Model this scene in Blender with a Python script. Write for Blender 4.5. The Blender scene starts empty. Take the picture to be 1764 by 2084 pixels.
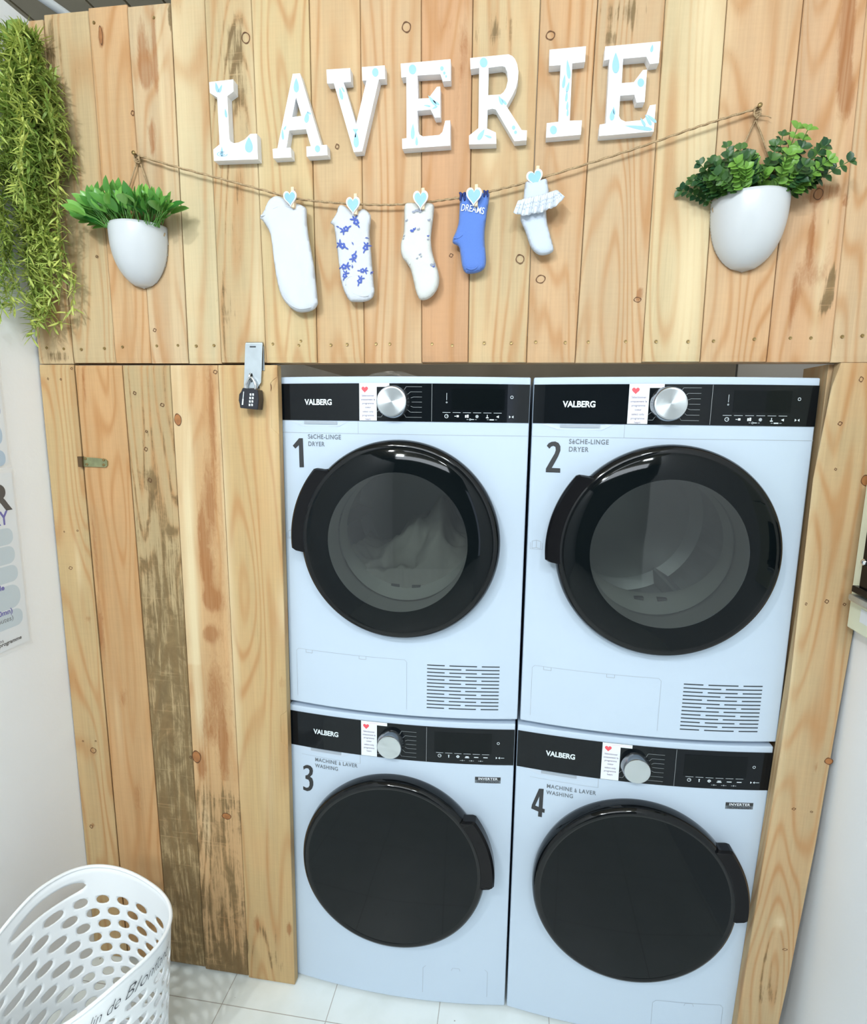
import bpy, bmesh, math, random
from math import sin, cos, pi, sqrt, atan2, exp
from mathutils import Vector, Matrix, noise
from mathutils.geometry import delaunay_2d_cdt

C = bpy.context.scene.collection
S = bpy.context.scene
random.seed(7)

# ------------------------------------------------------------------ camera
CAM = Vector((0.5637, -1.3050, 1.5909))
RX = Vector((0.98966392, 0.14282992, 0.01284325))
UP = Vector((-0.03535718, 0.15622993, 0.98708768))
FW = Vector((-0.13897915, 0.97733915, -0.15966519))
FPX = 1126.54
cam = bpy.data.cameras.new('camera')
co = bpy.data.objects.new('camera', cam)
C.objects.link(co)
m = Matrix((RX, UP, -FW)).transposed().to_4x4()
m.translation = CAM
co.matrix_world = m
cam.sensor_fit = 'VERTICAL'
cam.sensor_height = 24.0
cam.lens = 24.0 * FPX / 2084.0
cam.clip_start = 0.02
S.camera = co

# ------------------------------------------------------------------ world, exposure, lights
S.view_settings.view_transform = 'Standard'
S.view_settings.look = 'None'
S.view_settings.exposure = -0.24
S.view_settings.gamma = 1.0
S.view_settings.use_curve_mapping = False
w = bpy.data.worlds.new('world')
S.world = w
w.use_nodes = True
w.node_tree.nodes['Background'].inputs['Color'].default_value = (0.82, 0.91, 1.0, 1)
w.node_tree.nodes['Background'].inputs['Strength'].default_value = 0.30


def area(name, loc, target, sx, sy, power, color, spread=pi):
    l = bpy.data.lights.new(name, 'AREA')
    l.shape = 'RECTANGLE'
    l.size = sx
    l.size_y = sy
    l.energy = power
    l.color = color
    l.spread = spread
    o = bpy.data.objects.new(name, l)
    C.objects.link(o)
    o.location = loc
    d = Vector(target) - Vector(loc)
    o.rotation_euler = d.to_track_quat('-Z', 'Y').to_euler()
    return o


# ceiling spot (hard shadows down and to the right) and unseen soft fills added overhead
area('ceiling_spot', (-0.45, -2.45, 3.10), (0.40, 0, 1.5), 0.09, 0.09, 29, (0.94, 0.98, 1.0))
area('ceiling_spot_right', (1.05, -2.6, 3.10), (0.5, 0, 1.2), 0.22, 0.22, 22, (0.88, 0.97, 1.0))
area('ceiling_spot_left', (-0.35, -3.3, 3.10), (0.4, 0, 1.0), 0.22, 0.22, 22, (0.88, 0.97, 1.0))
area('ceiling_fill', (0.35, -2.3, 3.15), (0.35, -1.2, 0.0), 0.9, 0.5, 16, (0.88, 0.95, 1.03))
area('ceiling_fill_rear', (0.35, -3.7, 3.1), (0.4, 0, 0.9), 1.8, 0.5, 56, (0.88, 0.95, 1.02))
area('alcove_fill', (0.5, 0.45, 3.1), (0.5, 0.45, 0.0), 0.5, 0.3, 7, (1.0, 0.95, 0.85))  # unseen fill added behind the header to brighten the alcove

# ------------------------------------------------------------------ measuring helpers
W = -0.03          # front plane of the timber cladding


def at(u, v, axis=1, val=W):
    """photo pixel -> point on the plane axis=val (how the measurements were taken)"""
    d = FW + RX * ((u - 882) / FPX) - UP * ((v - 1042) / FPX)
    t = (val - CAM[axis]) / d[axis]
    return CAM + d * t


def xz(u, v, y=W):
    p = at(u, v, 1, y)
    return (p.x, p.z)


# ------------------------------------------------------------------ materials
MATS = {}


def srgb(c):
    return tuple(((x / 255.) / 12.92 if x / 255. <= 0.04045 else ((x / 255. + 0.055) / 1.055) ** 2.4) for x in c)


def mat(name, col, rough=0.5, metal=0.0, spec=0.5, coat=0.0, bump=0.0, bscale=200., var=0.0, vscale=8.0,
        trans=0.0, alpha=1.0, aniso=0.0, sheen=0.0, sss=0.0, emit=None):
    mt = bpy.data.materials.new(name)
    mt.use_nodes = True
    nt = mt.node_tree
    b = nt.nodes['Principled BSDF']
    b.inputs['Base Color'].default_value = (*col, 1)
    b.inputs['Roughness'].default_value = rough
    b.inputs['Metallic'].default_value = metal
    b.inputs['Specular IOR Level'].default_value = spec
    b.inputs['Coat Weight'].default_value = coat
    b.inputs['Transmission Weight'].default_value = trans
    b.inputs['Alpha'].default_value = alpha
    b.inputs['Sheen Weight'].default_value = sheen
    if emit:
        b.inputs['Emission Color'].default_value = (*emit[0], 1)
        b.inputs['Emission Strength'].default_value = emit[1]
    tc = nt.nodes.new('ShaderNodeTexCoord')
    if aniso:
        b.inputs['Anisotropic'].default_value = aniso
        tn = nt.nodes.new('ShaderNodeTangent')
        tn.direction_type = 'RADIAL'
        tn.axis = 'Y'
        nt.links.new(tn.outputs[0], b.inputs['Tangent'])
    if var:
        n = nt.nodes.new('ShaderNodeTexNoise')
        n.inputs['Scale'].default_value = vscale
        n.inputs['Detail'].default_value = 5
        nt.links.new(tc.outputs['Object'], n.inputs['Vector'])
        r = nt.nodes.new('ShaderNodeMapRange')
        r.inputs['From Min'].default_value = 0.3
        r.inputs['From Max'].default_value = 0.7
        r.inputs['To Min'].default_value = 1 - var
        r.inputs['To Max'].default_value = 1 + var
        nt.links.new(n.outputs['Fac'], r.inputs['Value'])
        mx = nt.nodes.new('ShaderNodeVectorMath')
        mx.operation = 'SCALE'
        mx.inputs[0].default_value = col
        nt.links.new(r.outputs[0], mx.inputs['Scale'])
        nt.links.new(mx.outputs[0], b.inputs['Base Color'])
    if bump:
        n = nt.nodes.new('ShaderNodeTexNoise')
        n.inputs['Scale'].default_value = bscale
        n.inputs['Detail'].default_value = 3
        nt.links.new(tc.outputs['Object'], n.inputs['Vector'])
        bp = nt.nodes.new('ShaderNodeBump')
        bp.inputs['Strength'].default_value = bump
        bp.inputs['Distance'].default_value = 0.002
        nt.links.new(n.outputs['Fac'], bp.inputs['Height'])
        nt.links.new(bp.outputs[0], b.inputs['Normal'])
    MATS[name] = mt
    return mt


def wood_material():
    mt = bpy.data.materials.new('reclaimed_wood')
    mt.use_nodes = True
    nt = mt.node_tree
    N = nt.nodes
    Lk = nt.links.new
    b = N['Principled BSDF']
    b.inputs['Roughness'].default_value = 0.62
    b.inputs['Specular IOR Level'].default_value = 0.25

    def attr(n):
        a = N.new('ShaderNodeAttribute')
        a.attribute_name = n
        return a

    def math_(op, a, b_=None, c=None, clamp=False):
        n = N.new('ShaderNodeMath')
        n.operation = op
        n.use_clamp = clamp
        for i, v in enumerate((a, b_, c)):
            if v is None:
                continue
            if isinstance(v, (int, float)):
                n.inputs[i].default_value = v
            else:
                Lk(v, n.inputs[i])
        return n.outputs[0]

    def mixc(f, a, b_):
        n = N.new('ShaderNodeMix')
        n.data_type = 'RGBA'
        if isinstance(f, (int, float)):
            n.inputs[0].default_value = f
        else:
            Lk(f, n.inputs[0])
        for i, v in ((6, a), (7, b_)):
            if isinstance(v, tuple):
                n.inputs[i].default_value = (*v, 1)
            else:
                Lk(v, n.inputs[i])
        return n.outputs[2]
    tone = attr('tone')
    aux = attr('aux')
    uvw = attr('grain')           # x along width, y along the plank, z = plank seed
    sep = N.new('ShaderNodeSeparateXYZ')
    Lk(uvw.outputs['Vector'], sep.inputs[0])
    saux = N.new('ShaderNodeSeparateColor')
    Lk(aux.outputs['Color'], saux.inputs[0])

    def noise_(sx, sy, sz, detail=4, rough=0.55, dist=0.0):
        cmb = N.new('ShaderNodeCombineXYZ')
        Lk(math_('MULTIPLY', sep.outputs[0], sx), cmb.inputs[0])
        Lk(math_('MULTIPLY', sep.outputs[1], sy), cmb.inputs[1])
        Lk(math_('MULTIPLY', sep.outputs[2], sz), cmb.inputs[2])
        n = N.new('ShaderNodeTexNoise')
        n.inputs['Scale'].default_value = 1.0
        n.inputs['Detail'].default_value = detail
        n.inputs['Roughness'].default_value = rough
        n.inputs['Distortion'].default_value = dist
        Lk(cmb.outputs[0], n.inputs['Vector'])
        return n.outputs['Fac']
    # cathedral rings: contour lines of a slow noise field
    field = noise_(8.5, 1.0, 7.3, 1.2, 0.42, 0.25)
    rings = math_('SINE', math_('MULTIPLY', field, 88.0))
    rings = math_('MULTIPLY_ADD', rings, 0.5, 0.5)
    rings = math_('POWER', rings, 3.2)
    fine = noise_(230, 3.5, 3.1, 3, 0.6)
    broad = noise_(22, 1.6, 5.7, 3, 0.5)
    blotch = noise_(9, 4, 9.1, 4, 0.6)
    saw = noise_(14, 190, 2.2, 2, 0.5)
    # base tone, value variation
    v = math_('MULTIPLY_ADD', math_('SUBTRACT', fine, 0.5), 0.30, 1.0)
    v = math_('ADD', v, math_('MULTIPLY', math_('SUBTRACT', broad, 0.5), 0.34))
    v = math_('ADD', v, math_('MULTIPLY', math_('SUBTRACT', blotch, 0.5), 0.22))
    v = math_('ADD', v, math_('MULTIPLY', math_('SUBTRACT', saw, 0.5), 0.07))
    sc = N.new('ShaderNodeVectorMath')
    sc.operation = 'SCALE'
    Lk(tone.outputs['Color'], sc.inputs[0])
    Lk(v, sc.inputs['Scale'])
    dk = N.new('ShaderNodeVectorMath')
    dk.operation = 'MULTIPLY'
    dk.inputs[1].default_value = (0.715, 0.725, 0.78)
    Lk(sc.outputs[0], dk.inputs[0])
    col = dk.outputs[0]
    # warm heartwood drift
    warm = N.new('ShaderNodeMapRange')
    Lk(blotch, warm.inputs['Value'])
    warm.inputs['From Min'].default_value = 0.45
    warm.inputs['From Max'].default_value = 0.75
    warm.inputs['To Max'].default_value = 0.30
    col = mixc(warm.outputs[0], col, srgb((198, 146, 100)))
    # rings
    rf = math_('MULTIPLY', rings, math_('MULTIPLY_ADD', blotch, 1.35, -0.10), clamp=True)
    col = mixc(math_('MULTIPLY', rf, 0.85, clamp=True), col, srgb((170, 120, 72)))
    # pale sapwood (aux B)
    col = mixc(math_('MULTIPLY', saux.outputs[2], 0.75, clamp=True), col, srgb((216, 198, 160)))
    # orange brown stains (aux G) broken up by noise
    n2 = noise_(75, 22, 4.4, 6, 0.72, 1.2)
    st = math_('SUBTRACT', math_('MULTIPLY', saux.outputs[1], 1.5), n2)
    st = math_('MULTIPLY_ADD', st, 2.4, 0.12, clamp=True)
    st = math_('MULTIPLY', st, math_('MULTIPLY_ADD', fine, 1.1, 0.15), clamp=True)
    st = math_('MULTIPLY', st, math_('MULTIPLY', saux.outputs[1], 2.5, clamp=True))
    col = mixc(math_('MULTIPLY', st, 0.95), col, srgb((146, 92, 50)))
    # weathered grey brown (aux R): streaks along the grain, patches, pale saw scratches across
    n3 = noise_(170, 7, 6.6, 5, 0.7, 0.4)
    n4 = noise_(28, 16, 8.8, 5, 0.68, 0.8)
    nn_ = math_('MULTIPLY_ADD', n3, 1.5, math_('MULTIPLY', n4, 0.9))
    nn_ = math_('SUBTRACT', nn_, 0.62)
    ringk = math_('MULTIPLY_ADD', rings, -0.30, nn_)
    we = math_('SUBTRACT', math_('MULTIPLY', saux.outputs[0], 1.12), ringk)
    we = math_('MULTIPLY', we, 3.2, clamp=True)
    scr = N.new('ShaderNodeMapRange')
    Lk(noise_(6, 120, 1.3, 3, 0.6), scr.inputs['Value'])
    scr.inputs['From Min'].default_value = 0.60
    scr.inputs['From Max'].default_value = 0.70
    scr.inputs['To Min'].default_value = 1.0
    scr.inputs['To Max'].default_value = 0.45
    we = math_('MULTIPLY', we, scr.outputs[0], clamp=True)
    grey = mixc(n4, srgb((78, 60, 36)), srgb((142, 120, 82)))
    col = mixc(math_('MULTIPLY', we, 0.86), col, grey)
    Lk(col, b.inputs['Base Color'])
    bp = N.new('ShaderNodeBump')
    bp.inputs['Strength'].default_value = 0.25
    bp.inputs['Distance'].default_value = 0.002
    Lk(math_('ADD', fine, math_('MULTIPLY', saw, 0.4)), bp.inputs['Height'])
    Lk(bp.outputs[0], b.inputs['Normal'])
    MATS['wood'] = mt


wood_material()
mat('knot', srgb((158, 104, 58)), 0.6, var=0.2, vscale=60)
mat('knot_ring', srgb((96, 60, 32)), 0.7)
mat('wall_paint', (0.88, 0.905, 0.93), 0.75, spec=0.2, bump=0.15, bscale=90, var=0.012, vscale=3)
mat('cabinet_dark', (0.42, 0.40, 0.35), 0.8, var=0.1)
mat('enamel', (0.525, 0.625, 0.74), 0.32, spec=0.4, var=0.006)
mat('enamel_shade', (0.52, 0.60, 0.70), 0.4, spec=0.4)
mat('joint', (0.36, 0.41, 0.47), 0.6)
mat('slot_black', (0.03, 0.04, 0.05), 0.6)
mat('panel_black', (0.004, 0.006, 0.008), 0.08, spec=0.28)
mat('ring_black', (0.004, 0.005, 0.006), 0.07, spec=0.35)
mat('handle_black', (0.006, 0.006, 0.007), 0.22, spec=0.18)
mat('glass_black', (0.003, 0.005, 0.006), 0.05, spec=0.20)
mat('print_white', (0.72, 0.80, 0.84), 0.5)
mat('print_grey', (0.30, 0.33, 0.34), 0.5)
mat('print_dark', srgb((48, 50, 52)), 0.5)
mat('print_slate', srgb((104, 112, 120)), 0.5)
mat('sticker', (0.80, 0.85, 0.90), 0.35, spec=0.4)
mat('sticker_red', srgb((232, 86, 96)), 0.5)
mat('sticker_text', srgb((150, 140, 158)), 0.6)
mat('sticker_pink', srgb((225, 190, 205)), 0.6)
mat('drum_steel', (0.42, 0.44, 0.42), 0.35, metal=0.4, var=0.05)
mat('laundry', (0.33, 0.33, 0.29), 0.9, bump=0.5, bscale=60)
mat('gasket', (0.10, 0.10, 0.10), 0.6)
mat('sleeve', (0.46, 0.48, 0.43), 0.5)
mat('brushed', (0.62, 0.66, 0.68), 0.30, metal=1.0, aniso=0.85)
mat('knob_side', (0.35, 0.37, 0.39), 0.22, metal=1.0)
mat('zinc', (0.50, 0.56, 0.60), 0.30, metal=0.85, var=0.08, vscale=40)
mat('brassy', srgb((158, 162, 122)), 0.35, metal=0.7, var=0.15, vscale=80)
mat('screw', srgb((150, 128, 84)), 0.4, metal=0.7)
mat('screw_dark', srgb((92, 70, 44)), 0.5, metal=0.3)
mat('lock_black', (0.010, 0.011, 0.018), 0.35, spec=0.5)
mat('letter_white', (0.80, 0.82, 0.86), 0.45, spec=0.35)
mat('drop_blue', srgb((142, 188, 214)), 0.5)
mat('heart_blue', srgb((124, 176, 210)), 0.45, var=0.05, vscale=60)
mat('pin_wood', srgb((226, 200, 168)), 0.6)
mat('twine', srgb((178, 152, 116)), 0.9, bump=0.9, bscale=700, var=0.2, vscale=300)
mat('cotton_white', (0.60, 0.635, 0.69), 0.95, sheen=0.2, bump=0.35, bscale=500)
mat('cotton_cream', (0.63, 0.645, 0.62), 0.95, sheen=0.2, bump=0.35, bscale=500)
mat('cotton_blue', srgb((88, 124, 200)), 0.95, sheen=0.2, bump=0.35, bscale=500)
mat('cotton_pale', (0.55, 0.62, 0.72), 0.95, sheen=0.2, bump=0.35, bscale=500)
mat('lace', (0.62, 0.67, 0.74), 0.95, sheen=0.2)
mat('lace_hole', srgb((168, 180, 196)), 0.95)
mat('motif_blue', srgb((78, 98, 176)), 0.9)
mat('motif_grey', srgb((150, 156, 172)), 0.9)
mat('bow_navy', srgb((38, 56, 122)), 0.8)
mat('pot_white', (0.56, 0.585, 0.61), 0.25, spec=0.4)
mat('soil', srgb((58, 44, 30)), 0.95, bump=0.6, bscale=90)


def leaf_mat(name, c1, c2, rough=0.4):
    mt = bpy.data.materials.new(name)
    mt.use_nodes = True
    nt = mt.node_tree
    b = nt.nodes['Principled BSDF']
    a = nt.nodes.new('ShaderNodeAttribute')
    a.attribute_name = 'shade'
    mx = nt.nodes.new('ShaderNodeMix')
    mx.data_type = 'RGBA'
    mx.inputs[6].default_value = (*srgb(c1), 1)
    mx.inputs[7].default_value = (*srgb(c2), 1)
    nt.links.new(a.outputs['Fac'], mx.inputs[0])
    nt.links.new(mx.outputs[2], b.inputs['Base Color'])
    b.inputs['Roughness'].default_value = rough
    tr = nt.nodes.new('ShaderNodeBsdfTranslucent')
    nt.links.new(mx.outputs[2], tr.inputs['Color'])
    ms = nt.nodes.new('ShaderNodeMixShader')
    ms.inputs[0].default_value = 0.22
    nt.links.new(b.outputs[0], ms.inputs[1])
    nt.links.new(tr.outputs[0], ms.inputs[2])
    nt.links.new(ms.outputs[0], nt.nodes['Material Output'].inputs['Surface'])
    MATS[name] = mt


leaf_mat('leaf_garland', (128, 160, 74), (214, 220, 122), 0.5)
leaf_mat('leaf_ficus', (52, 122, 50), (136, 196, 92), 0.32)
leaf_mat('leaf_box', (34, 74, 44), (128, 178, 74), 0.38)


def tinted_glass():
    mt = bpy.data.materials.new('tinted_glass')
    mt.use_nodes = True
    nt = mt.node_tree
    for n in list(nt.nodes):
        if n.type != 'OUTPUT_MATERIAL':
            nt.nodes.remove(n)
    out = [n for n in nt.nodes if n.type == 'OUTPUT_MATERIAL'][0]
    t = nt.nodes.new('ShaderNodeBsdfTransparent')
    t.inputs[0].default_value = (0.47, 0.50, 0.49, 1)
    g = nt.nodes.new('ShaderNodeBsdfGlossy')
    g.inputs['Roughness'].default_value = 0.03
    f = nt.nodes.new('ShaderNodeFresnel')
    f.inputs[0].default_value = 1.5
    ms = nt.nodes.new('ShaderNodeMixShader')
    nt.links.new(f.outputs[0], ms.inputs[0])
    df = nt.nodes.new('ShaderNodeBsdfDiffuse')      # pale haze put into the pane's colour, standing in for reflections
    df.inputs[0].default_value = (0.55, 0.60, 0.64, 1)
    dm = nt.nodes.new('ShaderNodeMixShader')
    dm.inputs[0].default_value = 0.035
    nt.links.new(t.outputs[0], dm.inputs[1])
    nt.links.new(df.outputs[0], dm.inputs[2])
    nt.links.new(dm.outputs[0], ms.inputs[1])
    nt.links.new(g.outputs[0], ms.inputs[2])
    nt.links.new(ms.outputs[0], out.inputs['Surface'])
    MATS['tinted_glass'] = mt


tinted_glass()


def film_mat(name, tint, gl):
    mt = bpy.data.materials.new(name)
    mt.use_nodes = True
    nt = mt.node_tree
    b = nt.nodes['Principled BSDF']
    b.inputs['Base Color'].default_value = (*tint, 1)
    b.inputs['Roughness'].default_value = 0.2
    b.inputs['Alpha'].default_value = gl
    MATS[name] = mt


film_mat('plastic_film', (0.75, 0.77, 0.74), 0.28)
film_mat('acrylic', (0.90, 0.92, 0.92), 0.10)
mat('poster_paper', srgb((236, 243, 250)), 0.4)
mat('poster_pill', srgb((200, 218, 230)), 0.45)
mat('poster_pill_blue', srgb((176, 204, 230)), 0.45)
mat('poster_pill_lav', srgb((180, 194, 228)), 0.45)
mat('poster_black', srgb((40, 34, 34)), 0.5)
mat('poster_indigo', srgb((92, 88, 176)), 0.5)
mat('poster_edge', srgb((206, 212, 212)), 0.4)
mat('basket_plastic', (0.84, 0.87, 0.89), 0.34, spec=0.45)
mat('ink', srgb((58, 58, 66)), 0.6)
mat('coinbox_paint', srgb((224, 230, 208)), 0.4)
mat('chrome', (0.75, 0.76, 0.78), 0.12, metal=1.0)
mat('ceiling_board', srgb((216, 204, 176)), 0.8, var=0.04)
mat('ceiling_joint', srgb((70, 60, 46)), 0.8)
mat('pipe_paint', srgb((196, 202, 204)), 0.4)
mat('concrete', srgb((116, 122, 122)), 0.8)
mat('lamp_glow', (1, 1, 1), 0.5, emit=((0.95, 0.98, 1.0), 5.0))
mat('day_glow', (1, 1, 1), 0.5, emit=((0.62, 0.74, 1.0), 2.6))


def tile_material():
    mt = bpy.data.materials.new('floor_tiles')
    mt.use_nodes = True
    nt = mt.node_tree
    N = nt.nodes
    b = N['Principled BSDF']
    g = N.new('ShaderNodeNewGeometry')
    s = N.new('ShaderNodeSeparateXYZ')
    nt.links.new(g.outputs['Position'], s.inputs[0])

    def line(sock, off):
        a = N.new('ShaderNodeMath'); a.operation = 'SUBTRACT'
        nt.links.new(sock, a.inputs[0]); a.inputs[1].default_value = off
        p = N.new('ShaderNodeMath'); p.operation = 'PINGPONG'
        nt.links.new(a.outputs[0], p.inputs[0]); p.inputs[1].default_value = 0.297 / 2
        c = N.new('ShaderNodeMath'); c.operation = 'LESS_THAN'
        nt.links.new(p.outputs[0], c.inputs[0]); c.inputs[1].default_value = 0.0011
        return c.outputs[0]
    mx = N.new('ShaderNodeMath'); mx.operation = 'MAXIMUM'
    nt.links.new(line(s.outputs[0], -0.178), mx.inputs[0])
    nt.links.new(line(s.outputs[1], -0.108), mx.inputs[1])
    n = N.new('ShaderNodeTexNoise'); n.inputs['Scale'].default_value = 9; n.inputs['Detail'].default_value = 6
    nt.links.new(g.outputs['Position'], n.inputs['Vector'])
    cr = N.new('ShaderNodeValToRGB')
    cr.color_ramp.elements[0].position = 0.35; cr.color_ramp.elements[0].color = (0.74, 0.79, 0.77, 1)
    cr.color_ramp.elements[1].position = 0.6; cr.color_ramp.elements[1].color = (0.80, 0.85, 0.84, 1)
    nt.links.new(n.outputs['Fac'], cr.inputs[0])
    # small specks of dirt
    v = N.new('ShaderNodeTexVoronoi'); v.inputs['Scale'].default_value = 14
    nt.links.new(g.outputs['Position'], v.inputs['Vector'])
    lt = N.new('ShaderNodeMath'); lt.operation = 'LESS_THAN'; lt.inputs[1].default_value = 0.045
    nt.links.new(v.outputs['Distance'], lt.inputs[0])
    m1 = N.new('ShaderNodeMix'); m1.data_type = 'RGBA'
    nt.links.new(lt.outputs[0], m1.inputs[0]); nt.links.new(cr.outputs[0], m1.inputs[6])
    m1.inputs[7].default_value = (0.42, 0.40, 0.36, 1)
    m2 = N.new('ShaderNodeMix'); m2.data_type = 'RGBA'
    nt.links.new(mx.outputs[0], m2.inputs[0]); nt.links.new(m1.outputs[2], m2.inputs[6])
    m2.inputs[7].default_value = (0.42, 0.40, 0.37, 1)
    nt.links.new(m2.outputs[2], b.inputs['Base Color'])
    b.inputs['Roughness'].default_value = 0.3
    MATS['floor_tiles'] = mt


tile_material()


# ------------------------------------------------------------------ object helpers
def obj(name, bm, mats, parent=None, smooth=False, recalc=True, origin=None):
    if recalc:
        bmesh.ops.recalc_face_normals(bm, faces=bm.faces)
    me = bpy.data.meshes.new(name)
    bm.to_mesh(me)
    bm.free()
    for k in (mats if isinstance(mats, (list, tuple)) else [mats]):
        me.materials.append(MATS[k])
    if smooth:
        for p in me.polygons:
            p.use_smooth = True
    o = bpy.data.objects.new(name, me)
    C.objects.link(o)
    if parent is not None:
        o.parent = parent
        o.matrix_parent_inverse = parent.matrix_basis.inverted()
    if origin is not None:
        me.transform(Matrix.Translation(-Vector(origin)))
        o.location = origin
    return o


def tag(o, label, cat, group=None):
    o['label'] = label
    o['category'] = cat
    if group:
        o['group'] = group
    return o


def thing(name, label, cat, loc=(0, 0, 0), group=None):
    o = bpy.data.objects.new(name, None)
    o.empty_display_size = 0.05
    C.objects.link(o)
    o.location = loc
    return tag(o, label, cat, group)


def struct(o):
    o['kind'] = 'structure'
    return o


def box(bm, x0, x1, y0, y1, z0, z1, mi=0, bev=0.0):
    vs = [bm.verts.new(p) for p in ((x0, y0, z0), (x1, y0, z0), (x1, y1, z0), (x0, y1, z0),
                                    (x0, y0, z1), (x1, y0, z1), (x1, y1, z1), (x0, y1, z1))]
    fs = []
    for q in ((0, 3, 2, 1), (4, 5, 6, 7), (0, 1, 5, 4), (1, 2, 6, 5), (2, 3, 7, 6), (3, 0, 4, 7)):
        f = bm.faces.new([vs[i] for i in q])
        f.material_index = mi
        fs.append(f)
    if bev:
        es = set(e for f in fs for e in f.edges)
        r = bmesh.ops.bevel(bm, geom=list(es), offset=bev, segments=2, affect='EDGES', profile=0.5)
        for f in r['faces']:
            f.material_index = mi


def prism(bm, pts, y0, y1, mi=0, holes=(), yfun=None, mi_side=None):
    """pts in (x,z): solid between y0 (front, towards the viewer) and y1."""
    allp = [Vector(p) for p in pts]
    faces = [list(range(len(pts)))]
    edges = []
    loops = [list(range(len(pts)))]
    for h in holes:
        s = len(allp)
        allp += [Vector(p) for p in h]
        loops.append(list(range(s, s + len(h))))
    for l in loops:
        edges += [(l[i], l[(i + 1) % len(l)]) for i in range(len(l))]
    r = delaunay_2d_cdt(allp, edges, [], 1 if not holes else 2, 1e-7)
    vs2, es2, fs2 = r[0], r[1], r[2]

    def inside(p, poly):
        c = False
        j = len(poly) - 1
        for i in range(len(poly)):
            if (poly[i][1] > p[1]) != (poly[j][1] > p[1]) and \
                    p[0] < (poly[j][0] - poly[i][0]) * (p[1] - poly[i][1]) / (poly[j][1] - poly[i][1]) + poly[i][0]:
                c = not c
            j = i
        return c
    r = delaunay_2d_cdt(allp, edges, [], 0, 1e-7)
    vs2, fs2 = r[0], r[2]
    keep = []
    for f in fs2:
        c = sum((vs2[i] for i in f), Vector((0, 0))) / len(f)
        if inside(c, pts) and not any(inside(c, h) for h in holes):
            keep.append(f)
    g = yfun if yfun else (lambda x, z: 0.0)
    A = [bm.verts.new((v.x, y0 + g(v.x, v.y), v.y)) for v in vs2]
    B = [bm.verts.new((v.x, y1 + g(v.x, v.y), v.y)) for v in vs2]
    cnt = {}
    for f in keep:
        a = bm.faces.new([A[i] for i in f]); a.material_index = mi
        bface = bm.faces.new([B[i] for i in reversed(f)]); bface.material_index = mi
        for i in range(len(f)):
            k = tuple(sorted((f[i], f[(i + 1) % len(f)])))
            cnt[k] = cnt.get(k, 0) + 1
    for (i, j), n in cnt.items():
        if n == 1:
            q = bm.faces.new((A[i], A[j], B[j], B[i]))
            q.material_index = mi if mi_side is None else mi_side
    for v in A + B:
        if not v.link_faces:
            bm.verts.remove(v)


def smooth_poly(pts, n=6):
    """closed Catmull-Rom through pts"""
    out = []
    L = len(pts)
    for i in range(L):
        p0, p1, p2, p3 = (Vector(pts[(i + k) % L]) for k in (-1, 0, 1, 2))
        for k in range(n):
            t = k / n
            out.append(tuple(0.5 * ((2 * p1) + (-p0 + p2) * t + (2 * p0 - 5 * p1 + 4 * p2 - p3) * t * t
                                    + (-p0 + 3 * p1 - 3 * p2 + p3) * t ** 3)))
    return out


def catmull(pts, n=8):
    out = []
    L = len(pts)
    for i in range(L - 1):
        p0, p1, p2, p3 = Vector(pts[max(i - 1, 0)]), Vector(pts[i]), Vector(pts[i + 1]), Vector(pts[min(i + 2, L - 1)])
        for k in range(n):
            t = k / n
            out.append(0.5 * ((2 * p1) + (-p0 + p2) * t + (2 * p0 - 5 * p1 + 4 * p2 - p3) * t * t
                              + (-p0 + 3 * p1 - 3 * p2 + p3) * t ** 3))
    out.append(Vector(pts[-1]))
    return out


def tube(bm, pts, r, n=8, mi=0, caps=True, twist=0.0):
    pts = [Vector(p) for p in pts]
    rings = []
    prev = None
    for i, p in enumerate(pts):
        t = (pts[min(i + 1, len(pts) - 1)] - pts[max(i - 1, 0)]).normalized()
        if prev is None:
            a = t.orthogonal().normalized()
        else:
            a = (prev - t * prev.dot(t)).normalized()
        prev = a
        b = t.cross(a)
        rr = r[i] if isinstance(r, (list, tuple)) else r
        ring = []
        for k in range(n):
            ang = 2 * pi * k / n + twist * i
            q = 1 + (0.22 * (1 if k % 2 else -1) if twist else 0)
            ring.append(bm.verts.new(p + (a * cos(ang) + b * sin(ang)) * rr * q))
        rings.append(ring)
    for i in range(len(rings) - 1):
        for k in range(n):
            f = bm.faces.new((rings[i][k], rings[i][(k + 1) % n], rings[i + 1][(k + 1) % n], rings[i + 1][k]))
            f.material_index = mi
    if caps:
        for rg in (rings[0], rings[-1]):
            f = bm.faces.new(rg)
            f.material_index = mi


def lathe_y(bm, prof, cx, cz, n=96, mi=0, yfun=None, a0=0.0, a1=2 * pi):
    """revolve (radius, y) around an axis parallel to y"""
    full = abs(a1 - a0 - 2 * pi) < 1e-6
    m_ = n if full else n + 1
    rings = []
    for (r, y) in prof:
        if r <= 1e-6:
            rings.append([bm.verts.new((cx, y + (yfun(cx) if yfun else 0), cz))])
            continue
        rg = []
        for k in range(m_):
            a = a0 + (a1 - a0) * k / n
            x = cx + r * cos(a)
            rg.append(bm.verts.new((x, y + (yfun(x) if yfun else 0), cz + r * sin(a))))
        rings.append(rg)
    for i in range(len(rings) - 1):
        A, B = rings[i], rings[i + 1]
        for k in range(n):
            k2 = (k + 1) % m_
            if len(A) == 1 and len(B) == 1:
                continue
            if len(A) == 1:
                f = bm.faces.new((A[0], B[k2], B[k]))
            elif len(B) == 1:
                f = bm.faces.new((A[k], A[k2], B[0]))
            else:
                f = bm.faces.new((A[k], A[k2], B[k2], B[k]))
            f.material_index = mi


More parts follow.
